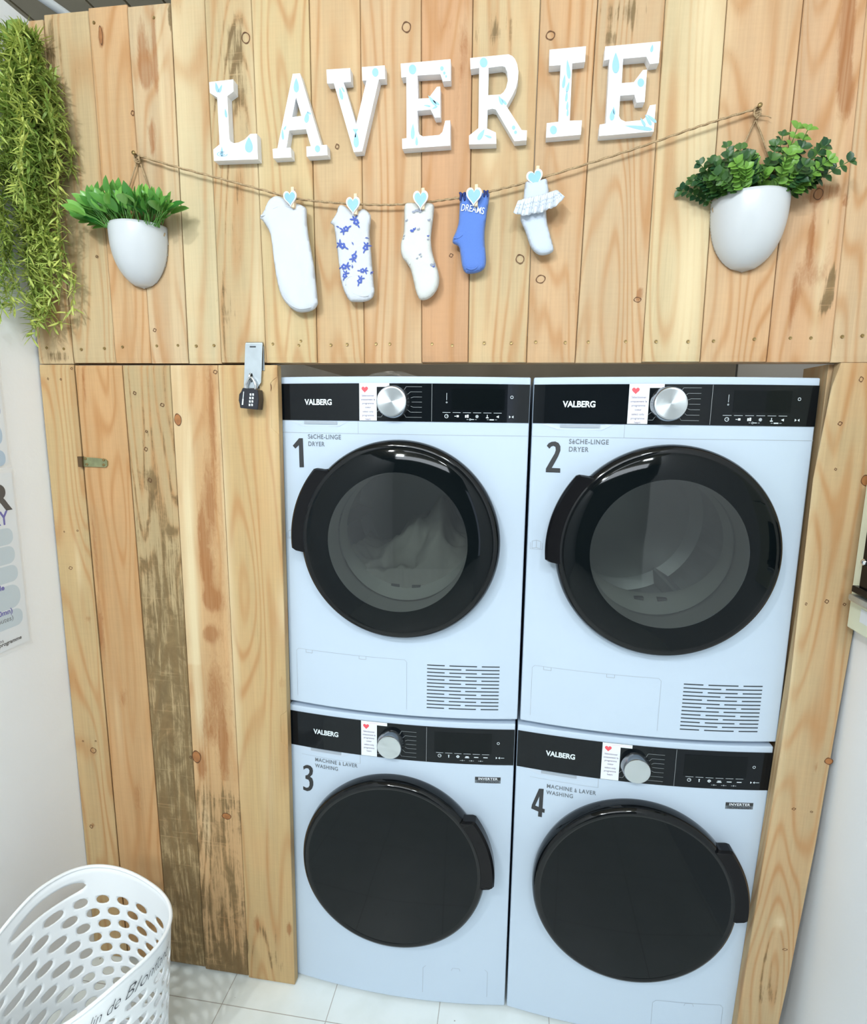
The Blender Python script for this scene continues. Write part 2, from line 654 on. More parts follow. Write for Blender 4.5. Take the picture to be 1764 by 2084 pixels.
def text_mesh(s, size, sx=1.0, bold=0.0, shear=0.0, space=1.0, align='LEFT', line=1.0):
    cu = bpy.data.curves.new('text', 'FONT')
    cu.body = s
    cu.size = size
    cu.offset = bold
    cu.shear = shear
    cu.space_character = space
    cu.align_x = align
    cu.space_line = line
    cu.resolution_u = 6
    o = bpy.data.objects.new('text', cu)
    C.objects.link(o)
    dg = bpy.context.evaluated_depsgraph_get()
    me = bpy.data.meshes.new_from_object(o.evaluated_get(dg))
    bpy.data.objects.remove(o)
    bpy.data.curves.remove(cu)
    for v in me.vertices:
        v.co.x *= sx
    return me


def add_text(bm, s, size, fn, sx=1.0, bold=0.0, shear=0.0, space=1.0, align='LEFT', line=1.0, mi=0):
    """fn maps flat (x,y) of the lettering to a world point"""
    me = text_mesh(s, size, sx, bold, shear, space, align, line)
    vs = [bm.verts.new(fn(v.co.x, v.co.y)) for v in me.vertices]
    for p in me.polygons:
        try:
            f = bm.faces.new([vs[i] for i in p.vertices])
            f.material_index = mi
        except ValueError:
            pass
    bpy.data.meshes.remove(me)


# ================================================================== THE ROOM
def quad(bm, pts, mi=0):
    f = bm.faces.new([bm.verts.new(p) for p in pts])
    f.material_index = mi
    return f


XL, XR = -0.628, 1.318
bm = bmesh.new(); box(bm, -1.6, 2.2, -4.2, 1.3, -0.05, 0.0)
struct(obj('floor', bm, 'floor_tiles'))
bm = bmesh.new(); box(bm, XL - 0.09, XL, -4.2, 1.3, 0.0, 2.533)
struct(obj('wall_left', bm, 'wall_paint'))
bm = bmesh.new(); box(bm, XR, XR + 0.09, -2.3, 1.3, 0.0, 3.2)
struct(obj('wall_right', bm, 'wall_paint'))
bm = bmesh.new(); box(bm, -1.6, 2.2, -4.3, -4.2, 0.0, 3.2)
struct(obj('wall_front', bm, 'concrete'))
bm = bmesh.new(); box(bm, -1.6, 2.2, 1.3, 1.4, 0.0, 3.2)
struct(obj('wall_rear', bm, 'concrete'))
# ceiling boards with dark joints, higher than the left wall
bm = bmesh.new()
xx = -1.6
while xx < 2.2:
    box(bm, xx + 0.006, xx + 0.144, -4.2, 1.3, 3.20, 3.23, 0)
    xx += 0.15
box(bm, -1.6, 2.2, -4.2, 1.3, 3.231, 3.26, 1)
struct(obj('ceiling', bm, ['ceiling_board', 'ceiling_joint']))


# ------------------------------------------------------------------ planks
BLOBS = []   # (x, z, sx, sz, channel, strength)


def blob(u, v, su, sv, ch, k=1.0):
    x, z = xz(u, v)
    BLOBS.append((x, z, su / 900., sv / 900., ch, k))


def plank(bm, L, left, right, z0, z1, y0, y1, tone, seed, aux=(0, 0, 0), nx=10, dz=0.012):
    """left/right: functions z->x"""
    rnd = random.Random(seed)
    lt, la, lg = L
    nz = max(2, int((z1 - z0) / dz))
    rows = []
    w_ = right((z0 + z1) / 2) - left((z0 + z1) / 2)
    cols = [(-0.0, 1), (0.0015 / w_, 0)] + [(k / nx, 0) for k in range(1, nx)] + [(1 - 0.0015 / w_, 0), (1.0, 1)]
    for j in range(nz + 1):
        z = z0 + (z1 - z0) * j / nz
        a, b = left(z), right(z)
        row = []
        for (t, e) in cols:
            x = a + (b - a) * t
            v = bm.verts.new((x, y0 + (0.0015 if e else 0) + (0.0012 if j in (0, nz) else 0), z))
            row.append(v)
        rows.append(row)
    back = []
    for j in (0, nz):
        z = z0 + (z1 - z0) * j / nz
        back.append((bm.verts.new((left(z), y1, z)), bm.verts.new((right(z), y1, z))))
    fs = []
    for j in range(nz):
        for k in range(len(cols) - 1):
            fs.append(bm.faces.new((rows[j][k], rows[j][k + 1], rows[j + 1][k + 1], rows[j + 1][k])))
    (bl0, br0), (bl1, br1) = back
    fs.append(bm.faces.new(list(rows[0]) + [br0, bl0]))
    fs.append(bm.faces.new(list(reversed(rows[-1])) + [bl1, br1]))
    fs.append(bm.faces.new([r[0] for r in rows][::-1] + [bl0, bl1]))
    fs.append(bm.faces.new([r[-1] for r in rows] + [br1, br0]))
    fs.append(bm.faces.new((bl0, br0, br1, bl1)))
    tc = srgb(tone)
    ox, oz = rnd.uniform(0, 3), rnd.uniform(0, 9)
    for f in fs:
        for lp in f.loops:
            p = lp.vert.co
            c = list(aux(p.x, p.z) if callable(aux) else aux)
            for (bx, bz, sx, sz, ch, k) in BLOBS:
                dx, dz_ = (p.x - bx) / sx, (p.z - bz) / sz
                if abs(dx) < 3 and abs(dz_) < 3:
                    c[ch] += k * exp(-(dx * dx + dz_ * dz_) * 0.9)
            lp[lt] = (*tc, 1)
            lp[la] = (min(c[0], 1.5), min(c[1], 1.5), min(c[2], 1.3), 1)
            lp[lg] = (p.x + (y0 - p.y) + ox, p.z + oz, seed * 0.37, 1)


def layers(bm):
    fl = bm.loops.layers.float_color
    return fl.new('tone'), fl.new('aux'), fl.new('grain')


def knot(bm, u, v, ru, rv, fill=True, y=W, rot=0.0):
    """a knot in the board: a filled pip and / or a dark ring, lying on the surface"""
    cx, cz = xz(u, v, y)
    a, b = ru / 900., rv / 900.
    n = 20

    def P(r, k, dy):
        t = 2 * pi * k / n
        wv = 1 + 0.05 * sin(2 * t + u)
        x, z = a * r * wv * cos(t), b * r * wv * sin(t)
        return (cx + x * cos(rot) - z * sin(rot), y - dy, cz + x * sin(rot) + z * cos(rot))
    if fill:
        f = bm.faces.new([bm.verts.new(P(0.9, k, 0.0003)) for k in range(n)])
        f.material_index = 1
    th = max(0.14, min(0.45, 1.6 / max(ru, rv)))
    A = [bm.verts.new(P(1.0 + th * 0.3 * sin(k * 1.3), k, 0.0005)) for k in range(n)]
    B = [bm.verts.new(P(1.0 - th, k, 0.0005)) for k in range(n)]
    for k in range(n):
        f = bm.faces.new((A[k], A[(k + 1) % n], B[(k + 1) % n], B[k]))
        f.material_index = 2


# blemishes measured from the photograph: brown runs, grey weathering, pale sapwood
for b_ in [
    # header: orange/brown runs
    (290, 100, 12, 60, 1, .8), (313, 90, 5, 110, 1, .8), (300, 150, 16, 25, 1, .7), (205, 75, 6, 18, 1, 1.3), (308, 260, 12, 26, 1, .55),
    (312, 300, 8, 22, 1, .6), (310, 355, 6, 30, 1, .5), (1722, 110, 9, 90, 1, 1.0), (1728, 200, 8, 40, 1, .8),
    (1716, 30, 10, 60, 1, .6), (1690, 390, 18, 14, 1, .8), (1665, 395, 7, 12, 1, 1.2), (1650, 480, 4, 50, 1, .8),
    (1617, 610, 6, 70, 1, .9), (1720, 410, 6, 9, 1, 1.), (1695, 490, 6, 30, 1, .5), (945, 100, 6, 60, 1, .7), (905, 50, 30, 40, 1, .35),
    (1300, 600, 7, 14, 1, .9), (930, 250, 10, 120, 1, .35), (880, 200, 6, 60, 1, .3), (1040, 160, 8, 40, 1, .35),
    (1660, 560, 25, 40, 1, .45), (1640, 400, 10, 20, 1, .5), (1170, 600, 18, 30, 1, .35), (600, 220, 12, 60, 1, .2),
    (1700, 690, 20, 40, 1, .35), (470, 640, 8, 60, 1, .3), (245, 700, 8, 30, 1, .4),
    # header: grey weathering
    (110, 110, 40, 60, 0, .42), (100, 190, 36, 30, 0, .5), (115, 725, 32, 14, 0, .85), (140, 660, 6, 60, 0, .5), (100, 60, 8, 30, 0, .7),
    (460, 250, 34, 320, 0, .36), (455, 640, 36, 90, 0, .40), (480, 100, 20, 90, 0, .4), (500, 300, 12, 200, 0, .35),
    (1020, 60, 50, 30, 0, .48), (1275, 25, 50, 30, 0, .5), (1245, 80, 12, 16, 0, .7), (1690, 570, 9, 30, 0, .9),
    (1683, 610, 10, 26, 0, .9), (1690, 450, 10, 10, 0, .6), (370, 60, 22, 70, 0, .3), (300, 640, 30, 60, 0, .28),
    (345, 30, 3, 26, 0, 1.2), (1290, 100, 14, 100, 0, .25), (1500, 60, 25, 60, 0, .2),
    # door: the weathered board
    (345, 1080, 14, 10, 0, .3), (305, 975, 12, 20, 0, .5), (355, 1300, 12, 40, 0, .3), (300, 880, 10, 12, 0, .3),
    # door: third board, brown figure and grey foot
    (410, 1090, 10, 70, 1, .6), (428, 1020, 10, 70, 1, .42), (420, 1160, 14, 40, 1, .5), (430, 1220, 22, 20, 1, .75), (425, 1290, 22, 18, 1, .6),
    (420, 1480, 22, 60, 1, .5), (410, 1560, 14, 40, 1, .8), (455, 1520, 6, 90, 1, .7), (432, 1400, 24, 60, 1, .3),
        (505, 1930, 6, 30, 0, .9), (430, 840, 5, 120, 1, .4), (540, 1900, 30, 60, 0, .4), (560, 1960, 30, 40, 0, .5),
    (590, 1890, 6, 20, 1, .9), (522, 1880, 8, 30, 1, .7), (590, 1290, 16, 20, 1, .45), (575, 1390, 10, 30, 1, .4),
    # door: first board
    (195, 1120, 6, 120, 1, .5), (205, 1290, 10, 80, 1, .55), (180, 1260, 12, 16, 1, .5), (172, 780, 4, 60, 1, .5), (250, 1420, 20, 50, 1, .3),
    (280, 1620, 20, 60, 1, .3), (150, 980, 20, 40, 1, .2), (215, 1640, 10, 50, 1, .35), (190, 1530, 16, 20, 1, .5), (188, 1680, 10, 12, 1, .6),
    # pale sapwood
    (372, 300, 26, 400, 2, .55), (520, 300, 10, 320, 2, .6), (522, 640, 12, 120, 2, .7), (1425, 300, 34, 330, 2, .7),
    (1440, 30, 30, 60, 2, .5), (1400, 600, 20, 140, 2, .8), (725, 80, 8, 140, 2, .4), (1000, 330, 26, 60, 2, .4), (335, 300, 5, 400, 2, .7),
    (1680, 480, 8, 200, 2, .8), (590, 600, 12, 120, 2, .3), (955, 60, 20, 30, 2, .3),
    (385, 900, 8, 90, 2, .9), (385, 1040, 12, 90, 2, .9), (392, 1200, 14, 100, 2, 1.), (398, 1340, 10, 120, 2, 1.),
    (405, 1450, 8, 60, 2, .8), (452, 900, 8, 200, 2, .6), (466, 1150, 8, 200, 2, .7), (480, 1400, 9, 200, 2, .8),
    (575, 1250, 12, 60, 2, .8), (555, 900, 8, 160, 2, .5), (420, 1680, 10, 60, 2, .6), (545, 1600, 12, 100, 2, .4), (160, 1150, 6, 60, 2, .7),
    (240, 1450, 5, 120, 2, .5), (1620, 1300, 6, 400, 2, .8), (1640, 1000, 8, 200, 2, .6), (1585, 1880, 9, 16, 2, 1.), (1690, 800, 6, 60, 2, .5),
    # post
    (1685, 1620, 6, 40, 1, .8), (1660, 1560, 8, 20, 1, .5), (1560, 2020, 30, 40, 0, .45), (1640, 1400, 12, 40, 1, .25), (1560, 1950, 26, 60, 0, .3),
]:
    blob(*b_)

# ---- header (upper cladding)
H_SEAMS = [(-.565, -.622), (-.527, -.527), (-.414, -.412), (-.318, -.316), (-.2148, -.219), (-.1345, -.1344), (-.027, -.021),
           (.1017, .1041), (.2129, .217), (.343, .351), (.4495, .4558), (.5857, .5851), (.698, .6899),
           (.8259, .8298), (.9402, .9486), (1.0776, 1.0794), (1.1871, 1.2016), (1.317, 1.317)]
H_TONE = [(214, 188, 142), (214, 187, 140), (222, 182, 132), (217, 189, 146), (222, 202, 156), (212, 186, 138), (222, 196, 144),
          (222, 189, 140), (221, 186, 140), (216, 168, 122), (220, 192, 144), (219, 182, 136), (217, 186, 142),
          (226, 202, 154), (222, 184, 138), (218, 178, 134), (222, 190, 146)]
ZB, ZT = 1.7235, 2.492
bm = bmesh.new()
L = layers(bm)
for i, tn in enumerate(H_TONE):
    a, b = H_SEAMS[i], H_SEAMS[i + 1]

    def f(p, g):
        return lambda z: p[1] + (p[0] - p[1]) * (z - ZB) / (2.45 - ZB) + g
    if i == 0:
        lf = lambda z: -.622 + (0.057 * max(0, (z - 2.30) / 0.18))
    else:
        lf = f(a, .0006)
    top = ZT + (0.002 * ((i * 7) % 5) - .004) - (0.006 if i == 0 else 0) - max(0, i - 3) * 0.0005
    plank(bm, L, lf, f(b, -.0006), ZB + 0.0008 * ((i * 3) % 4), top + (0.0 if i < 4 else 0.01), W + (0.0009 * ((i * 5) % 3)), W + 0.02, tn, 11 + i)
for k in [(827, 55, 9, 9), (1120, 72, 8, 8), (500, 77, 9, 10), (1100, 568, 9, 8), (1058, 527, 8, 9), (315, 672, 4, 4), (270, 230, 4, 5),
          (918, 520, 4, 4), (205, 72, 4, 17), (1297, 610, 7, 5), (686, 298, 4, 5), (197, 522, 3, 3), (1665, 395, 8, 10)]:
    knot(bm, *k, fill=(max(k[2], k[3]) > 8 and k[3] > 12))
hd = obj('wall_back', bm, ['wood', 'knot', 'knot_ring'], recalc=True)
struct(hd)
hd['label'] = 'upper wall of vertical honey-coloured reclaimed planks above the machines'

# screws along the foot of the header
SCREWS = [(95, 708), (130, 710), (165, 711), (212, 709), (249, 706), (319, 704), (362, 703), (399, 704), (435, 703), (555, 700), (608, 703),
          (612, 694), (673, 702), (706, 701), (765, 700), (793, 700), (879, 700), (920, 703), (985, 698), (1040, 698), (1090, 696), (1150, 697), (1197, 696),
          (1273, 695), (1335, 695), (1400, 695), (1452, 694), (1535, 690), (1608, 688), (1650, 688), (1714, 685), (1755, 683), (191, 46), (313, 36)]
sm = None
for (u, v) in SCREWS:
    x, z = xz(u, v)
    if sm is None:
        bm = bmesh.new()
        lathe_y(bm, [(0.0, -0.0006), (0.0012, -0.0006), (0.0013, -0.0012), (0.0030, -0.0014), (0.0034, 0.0), (0.0034, 0.001)], 0, 0, 14)
        sm = obj('screw', bm, 'screw', hd)
        sm.location = (x, W, z)
    else:
        c = sm.copy()
        C.objects.link(c)
        c.location = (x, W, z)

# a batten behind the header foot (soffit that is seen from below)
bm = bmesh.new()
L = layers(bm)
plank(bm, L, lambda z: -.60, lambda z: 1.30, ZB + .001, ZB + .06, W + 0.0205, W + 0.045, (170, 140, 100), 77, nx=40, dz=.03)
struct(obj('trim_1', bm, 'wood'))

# ---- jamb board left of the door
bm = bmesh.new()
L = layers(bm)
plank(bm, L, lambda z: -.6235 - (.004 * (1.72 - z) / 1.7), lambda z: -.5275 + .003 * (1.72 - z), 0.002, 1.7215, W, W + .02, (214, 183, 130), 31)
for k in [(144, 1156, 5, 4), (190, 1527, 8, 8), (98, 771, 2.5, 2.5), (124, 772, 2.5, 2.5), (131, 1082, 2, 2), (158, 1080, 2.5, 2.5), (169, 1508, 2.5, 2.5),
          (195, 1508, 2.5, 2.5), (186, 1682, 5, 5)]:
    knot(bm, *k, fill=False)
struct(obj('trim_2', bm, ['wood', 'knot', 'knot_ring']))['label'] = 'narrow fixed plank between the white left wall and the plank door'

# ---- the plank door
ZD = 1.7195


def dright(z):
    x = 0.006 - 0.005 * (1.72 - z) / 1.7
    # bites taken out of the edge beside the two control panels
    for (za, zb_) in ((1.562, 1.692), (0.745, 0.842)):
        if za < z < zb_:
            s_ = min(1, (z - za) / .006, (zb_ - z) / .012)
            x -= 0.017 * s_
    return x


d_seams = [lambda z: -.5245 + .003 * (1.72 - z), lambda z: -.3955 + .006 * (1.72 - z), lambda z: -.2685 - .003 * (1.72 - z),
           lambda z: -.1435 + .0025 * (1.72 - z), dright]
d_tone = [(216, 172, 118), (200, 174, 126), (222, 180, 126), (220, 186, 130)]
door = thing('door_1', 'tall door of vertical reclaimed planks with one dark weathered board', 'door', (-.26, W, 0))
door['kind'] = 'structure'
bm = bmesh.new()
L = layers(bm)
for i in range(4):
    def lf(z, g=d_seams[i]): return g(z) + .0008
    def rf(z, g=d_seams[i + 1], e=(.0008 if i < 3 else 0)): return g(z) - e
    plank(bm, L, lf, rf, (0.012, 0.014, 0.008, 0.004)[i], ZD, W + (0, .001, .0005, -.001)[i], W + 0.022, d_tone[i], 51 + i, nx=12, dz=0.007,
          aux=(lambda x, z: (0, .12, 0),
               lambda x, z: (min(.74, .26 + .75 * max(0, 1.62 - z)), 0, 0),
               lambda x, z: (max(0, min(.56, (.66 - z) * 6)) + max(0, .14 - z) * 2.5, .30 * max(0, min(1, (x + .225) * 40)) * (1 if z > .62 else .3), .55 * max(0, min(1, (-.225 - x) * 60)) * (1 if z > .95 else .2)),
               lambda x, z: (0, .06, 0))[i])
for k in [(274, 800, 4, 4), (330, 824, 5, 4), (298, 878, 3, 3), (297, 914, 4, 5), (305, 977, 5, 5), (362, 854, 9, 13), (438, 757, 5, 4), (544, 788, 10, 13),
          (571, 1600, 13, 14), (400, 1540, 12, 16), (388, 1541, 3, 4), (146, 750, 3, 3), (461, 1661, 12, 9)]:
    knot(bm, *k, fill=k[2] > 8)
obj('door_leaf', bm, ['wood', 'knot', 'knot_ring'], door)

# ---- right-hand post
Lp = [xz(*p) for p in ((1713, 736), (1692, 790), (1674, 880), (1655, 975), (1607, 1400), (1590, 1520), (1500, 2084))]
Rp = [xz(*p) for p in ((1790, 736), (1776, 900), (1764, 1010), (1736, 1290), (1700, 1490), (1660, 1720), (1604, 2000), (1585, 2084))]


def interp(tab):
    tab = sorted(tab, key=lambda t: t[1])

    def f(z):
        if z <= tab[0][1]:
            a, b = tab[0], tab[1]
        else:
            a, b = tab[-2], tab[-1]
            for i in range(len(tab) - 1):
                if tab[i][1] <= z <= tab[i + 1][1]:
                    a, b = tab[i], tab[i + 1]
        t = (z - a[1]) / (b[1] - a[1])
        return a[0] + (b[0] - a[0]) * t
    return f


bm = bmesh.new()
L = layers(bm)
rpf = interp(Rp)
plank(bm, L, interp(Lp), lambda z: min(rpf(z), XR - .002), 0.002, 1.7225, W, W + 0.026, (214, 184, 136), 92, nx=12)
for k in [(1709, 862, 4, 4), (1752, 772, 4, 5), (1762, 978, 9, 11), (1682, 1224, 4, 4), (1640, 1229, 2, 3), (1718, 1230, 3, 3), (1686, 1549, 8, 8), (1615, 1646, 4, 3), (1651, 1652, 3, 2),
          (1597, 1932, 5, 3), (1700, 955, 2.5, 2.5)]:
    knot(bm, *k, fill=k[2] > 7)
struct(obj('trim_3', bm, ['wood', 'knot', 'knot_ring']))['label'] = 'vertical plank post right of the machines'

# carcass around the machines (dark space seen above them)
bm = bmesh.new()
box(bm, -.60, 1.31, .78, .80, 0, 2.3)
struct(obj('wall_alcove', bm, 'cabinet_dark'))
bm = bmesh.new()
box(bm, -.020, -.006, W + .023, .75, 0.0, 1.74)
struct(obj('trim_4', bm, 'cabinet_dark'))
bm = bmesh.new()
L = layers(bm)
plank(bm, L, lambda z: 1.212, lambda z: 1.236, 0, 1.722, W + .0265, .10, (190, 160, 118), 95, nx=3)
struct(obj('trim_5', bm, 'wood'))


# ================================================================== THE MACHINES
NUMS = {1: ((560, 880), 3.392, [(118, 92), (165, 40), (192, 40), (200, 240), (168, 241), (163, 88), (137, 112)], []),
        2: ((1050, 880), 2.714, [(170, 74), (180, 60), (196, 52), (216, 50), (234, 58), (244, 76), (244, 100), (232, 132), (216, 162), (197, 196), (243, 198), (243, 222), (164, 220), (165, 200), (198, 142),
                                 (213, 116), (219, 98), (217, 80), (206, 74), (194, 78), (184, 90)], []),
        3: ((580, 1550), 3.675, [(135, 38), (150, 28), (168, 24), (190, 29), (206, 44), (211, 66), (206, 92), (188, 111), (205, 122), (213, 145), (213, 172), (204, 198), (188, 214), (166, 220), (135, 211), (134, 186),
                                 (158, 196), (174, 192), (184, 176), (184, 150), (176, 134), (152, 127), (152, 104), (170, 98), (182, 82), (184, 64), (176, 50), (162, 48), (148, 53), (138, 62)], []),
        4: ((1020, 1600), 2.845, [(218, 12), (245, 12), (238, 125), (251, 128), (249, 149), (236, 146), (234, 175), (212, 172), (214, 144), (173, 129), (177, 108)], [[(220, 56), (196, 111), (216, 118)]])}


def machine(kind, num, x0, zlo, zhi, label, lines, load=None):
    wd = 0.597
    cx = x0 + wd / 2
    BOW = 0.028 if kind == 'dryer' else 0.022

    def by(x):
        u = (x - cx) / (wd / 2)
        return -BOW * (1 - u * u)
    name = 'tumble_dryer' if kind == 'dryer' else 'washing_machine'
    root = thing(name, label, 'dryer' if kind == 'dryer' else 'washing machine', (cx, .3, zlo),
                 'stacked laundry machines')
    if kind == 'dryer':
        dx, dz, R = cx + .003, zlo + .453, .240
        pz0, pz1 = zhi - .102, zhi - .016
    else:
        dx, dz, R = cx - .006, zlo + .442, .243
        pz0, pz1 = zhi - .112, zhi - .015
    hole = 0.185
    # --- cabinet with curved front and a round opening
    bm = bmesh.new()
    n = 96
    eps = 0.0
    inner = []
    outer = []
    for k in range(n):
        a = 2 * pi * k / n
        c, s = cos(a), sin(a)
        inner.append((dx + hole * c, dz + hole * s))
        tx = ((x0 + wd - dx) / c) if c > 1e-9 else ((x0 - dx) / c if c < -1e-9 else 1e9)
        tz = ((zhi - dz) / s) if s > 1e-9 else ((zlo - dz) / s if s < -1e-9 else 1e9)
        t = min(tx, tz)
        outer.append((dx + c * t, dz + s * t))
    # snap nearest outer points to the corners
    for cor in ((x0, zlo), (x0 + wd, zlo), (x0, zhi), (x0 + wd, zhi)):
        k = min(range(n), key=lambda i: (outer[i][0] - cor[0]) ** 2 + (outer[i][1] - cor[1]) ** 2)
        outer[k] = cor
    rings = []
    M = 10
    for j in range(M + 1):
        t = j / M
        rg = []
        for k in range(n):
            x = inner[k][0] * (1 - t) + outer[k][0] * t
            z = inner[k][1] * (1 - t) + outer[k][1] * t
            rg.append(bm.verts.new((x, by(x), z)))
        rings.append(rg)
    for j in range(M):
        for k in range(n):
            bm.faces.new((rings[j][k], rings[j][(k + 1) % n], rings[j + 1][(k + 1) % n], rings[j + 1][k]))
    ob = [bm.verts.new((v.co.x, .56, v.co.z)) for v in rings[-1]]
    for k in range(n):
        bm.faces.new((rings[-1][k], rings[-1][(k + 1) % n], ob[(k + 1) % n], ob[k]))
    bm.faces.new(ob)
    body = obj('cabinet', bm, 'enamel', root)
    bv = body.modifiers.new('b', 'BEVEL')
    bv.width = 0.003; bv.segments = 2; bv.limit_method = 'ANGLE'; bv.angle_limit = 0.9

    def on(x, z, e=0.0):
        return (x, by(x) - e, z)

    def strip(bm, x0_, x1_, z0_, z1_, e0, e1, mi=0, n_=24):
        """slab following the curved front between depths e0 and e1 in front of it"""
        A = []
        for k in range(n_ + 1):
            x = x0_ + (x1_ - x0_) * k / n_
            A.append([bm.verts.new(on(x, z0_, e1)), bm.verts.new(on(x, z1_, e1)), bm.verts.new(on(x, z0_, e0)), bm.verts.new(on(x, z1_, e0))])
        for k in range(n_):
            a, b = A[k], A[k + 1]
            for q in ((a[0], b[0], b[1], a[1]), (a[1], b[1], b[3], a[3]), (a[2], b[2], b[0], a[0])):
                bm.faces.new(q).material_index = mi
        for a in (A[0], A[-1]):
            bm.faces.new((a[0], a[1], a[3], a[2])).material_index = mi

    def line_(bm, pts, wdt=0.0011, e=0.0004, mi=0):
        """thin joint line along (x,z) points"""
        for i in range(len(pts) - 1):
            (xa, za), (xb, zb_) = pts[i], pts[i + 1]
            d = Vector((xb - xa, zb_ - za))
            ln = d.length
            if ln < 1e-6:
                continue
            nrm = Vector((-d.y, d.x)) / ln * wdt / 2
            m_ = max(1, int(abs(xb - xa) / .03))
            pr = None
            for k in range(m_ + 1):
                x = xa + (xb - xa) * k / m_
                z = za + (zb_ - za) * k / m_
                c_ = (bm.verts.new(on(x + nrm.x, z + nrm.y, e)), bm.verts.new(on(x - nrm.x, z - nrm.y, e)))
                if pr:
                    bm.faces.new((pr[0], c_[0], c_[1], pr[1])).material_index = mi
                pr = c_
    # --- fascia
    bm = bmesh.new()
    E = 0.002
    strip(bm, x0 + .001, x0 + wd - .001, pz0, pz1, 0, E)
    pan = obj('control_panel', bm, 'panel_black', root)
    # white top rim line (joint under the lid)
    bm = bmesh.new()
    if kind == 'dryer':
        zl = pz0 - .030
        line_(bm, [(x0, zl), (x0 + wd, zl)])
        line_(bm, [(x0 + .2, zl), (x0 + .2, pz0)])
    else:
        line_(bm, [(x0 + .2, pz0 - .026), (x0 + .2, pz0)])
        line_(bm, [(x0 + .035, pz0 - .024), (x0 + .2, pz0 - .026)], wdt=.0007)
    obj('drawer_joint', bm, 'joint', root)
    # tank drawer with scooped grip
    bm = bmesh.new()
    zt = pz0 - .001
    g = 0.0008
    pts_o = [(x0 + .018, zt), (x0 + .178, zt), (x0 + .152, zt - .013), (x0 + .058, zt - .013)]
    A = [bm.verts.new(on(px, pz, g)) for px, pz in pts_o]
    bm.faces.new(A)
    obj('drawer_grip', bm, 'enamel_shade', root)
    bm = bmesh.new()
    strip(bm, x0 + .062, x0 + .148, zt - .008, zt - .001, 0, .0016, n_=6)
    obj('grip_recess', bm, 'joint', root)
    # brand word
    bm = bmesh.new()
    bx, bz = (x0 + .066, (pz0 + pz1) / 2 - .0065) if kind == 'dryer' else (x0 + .072, (pz0 + pz1) / 2 - .006)
    add_text(bm, 'VALBERG', .0185, lambda x, y: on(bx + x, bz + y, E + .0005), sx=0.92, bold=.0006, space=0.98)
    obj('brand_lettering', bm, 'print_white' if kind == 'dryer' else 'print_white', pan)
    # sticker: portrait slip with a tab at the top reaching over the knob
    bm = bmesh.new()
    sx0, sx1 = (x0 + .204, x0 + .246)
    kx = x0 + (.286 if kind == 'dryer' else .283)
    kz = (pz0 + pz1) / 2 + (.001 if kind == 'dryer' else -.004)
    strip(bm, sx0, sx1, pz0 + .001, pz1 - .008, E, E + .0006, n_=4)
    strip(bm, sx0, kx - .010, pz1 - .008, pz1 + .0005, E, E + .0006, n_=6)
    stk = obj('instruction_sticker', bm, 'sticker', root)
    bm = bmesh.new()
    e2 = E + .0010

    def heart(cx_, cz_, s, e, bmx, n_=28):
        vs = []
        for k in range(n_):
            t = 2 * pi * k / n_
            hx = 16 * sin(t) ** 3
            hy = 13 * cos(t) - 5 * cos(2 * t) - 2 * cos(3 * t) - cos(4 * t)
            vs.append(bmx.verts.new(on(cx_ + hx * s / 17., cz_ + hy * s / 17., e)))
        bmx.faces.new(vs)
    heart(sx0 + .0135, pz1 - .0135, .0085, e2, bm)
    obj('red_heart', bm, 'sticker_red', stk)
    bm = bmesh.new()
    tw = ['Sélectionner', 'uniquement le', 'programme', 'coeur', 'select only', 'programme', 'heart']
    zz = pz1 - .0300
    for i, s_ in enumerate(tw):
        xc = sx0 + .021
        add_text(bm, s_, .0066, lambda x, y, zz=zz: on(xc + x, zz + y, e2), sx=.92, align='CENTER', bold=.00012)
        zz -= .0088 if i != 3 else .0100
    line_(bm, [(sx0 + .022, pz1 - .0035), (kx - .012, pz1 - .0030)], wdt=.0010, e=e2, mi=1)
    obj('sticker_writing', bm, ['sticker_text', 'sticker_pink'], stk)
    # knob
    yk = by(kx)
    bm = bmesh.new()
    r0 = .0365 if kind == 'dryer' else .033
    lathe_y(bm, [(r0 + .0015, 0), (r0 + .0015, -.004), (r0, -.006), (r0 - .001, -.021), (r0 - .003, -.0235)], 0, 0, 64)
    kn = obj('programme_knob', bm, 'knob_side', root, smooth=True)
    kn.location = Vector((kx, yk - E, kz)) - root.location
    kn.matrix_parent_inverse = Matrix.Identity(4)
    bm = bmesh.new()
    lathe_y(bm, [(r0 - .003, -.0235), (r0 - .006, -.0238), (0, -.0238)], 0, 0, 64)
    kf = obj('knob_face', bm, 'brushed', None, smooth=False)
    kf.parent = kn
    # programme tick lines round the knob
    for s_ in (1, -1):
        bm = bmesh.new()
        for i in range(7):
            if s_ == -1 and i < 2:
                continue
            zz = kz + (.0345 - .0115 * i)
            a = (3 - i) * .30
            xs = kx + s_ * ((r0 + .006) * max(.45, cos(a * 1.1)))
            zs = kz + (r0 + .004) * sin(a) * .78
            xe = kx + s_ * (.066 if s_ > 0 else .044)
            if s_ < 0 and xe < sx1 + .001:
                xe = sx1 + .0015
            xm = xs + s_ * .006
            line_(bm, [(xs, zs), (xm, zz)], wdt=.0007, e=E + .0004)
            if (xe - xm) * s_ > 0:
                line_(bm, [(xm, zz), (xe, zz)], wdt=.0007, e=E + .0004)
        obj('programme_marks', bm, 'print_grey', pan)
    # display
    bm = bmesh.new()
    dx0 = x0 + .375
    if kind == 'dryer':
        strip(bm, dx0 + .045, x0 + .54, pz0 + .028, pz1 - .012, E, E + .0003, n_=10)
    else:
        strip(bm, dx0 + .02, x0 + .54, pz0 + .030, pz1 - .012, E, E + .0003, n_=10)
    line_(bm, [(dx0, pz0 + .001), (dx0, pz1 - .001)], wdt=.0008, e=E + .0004, mi=1)
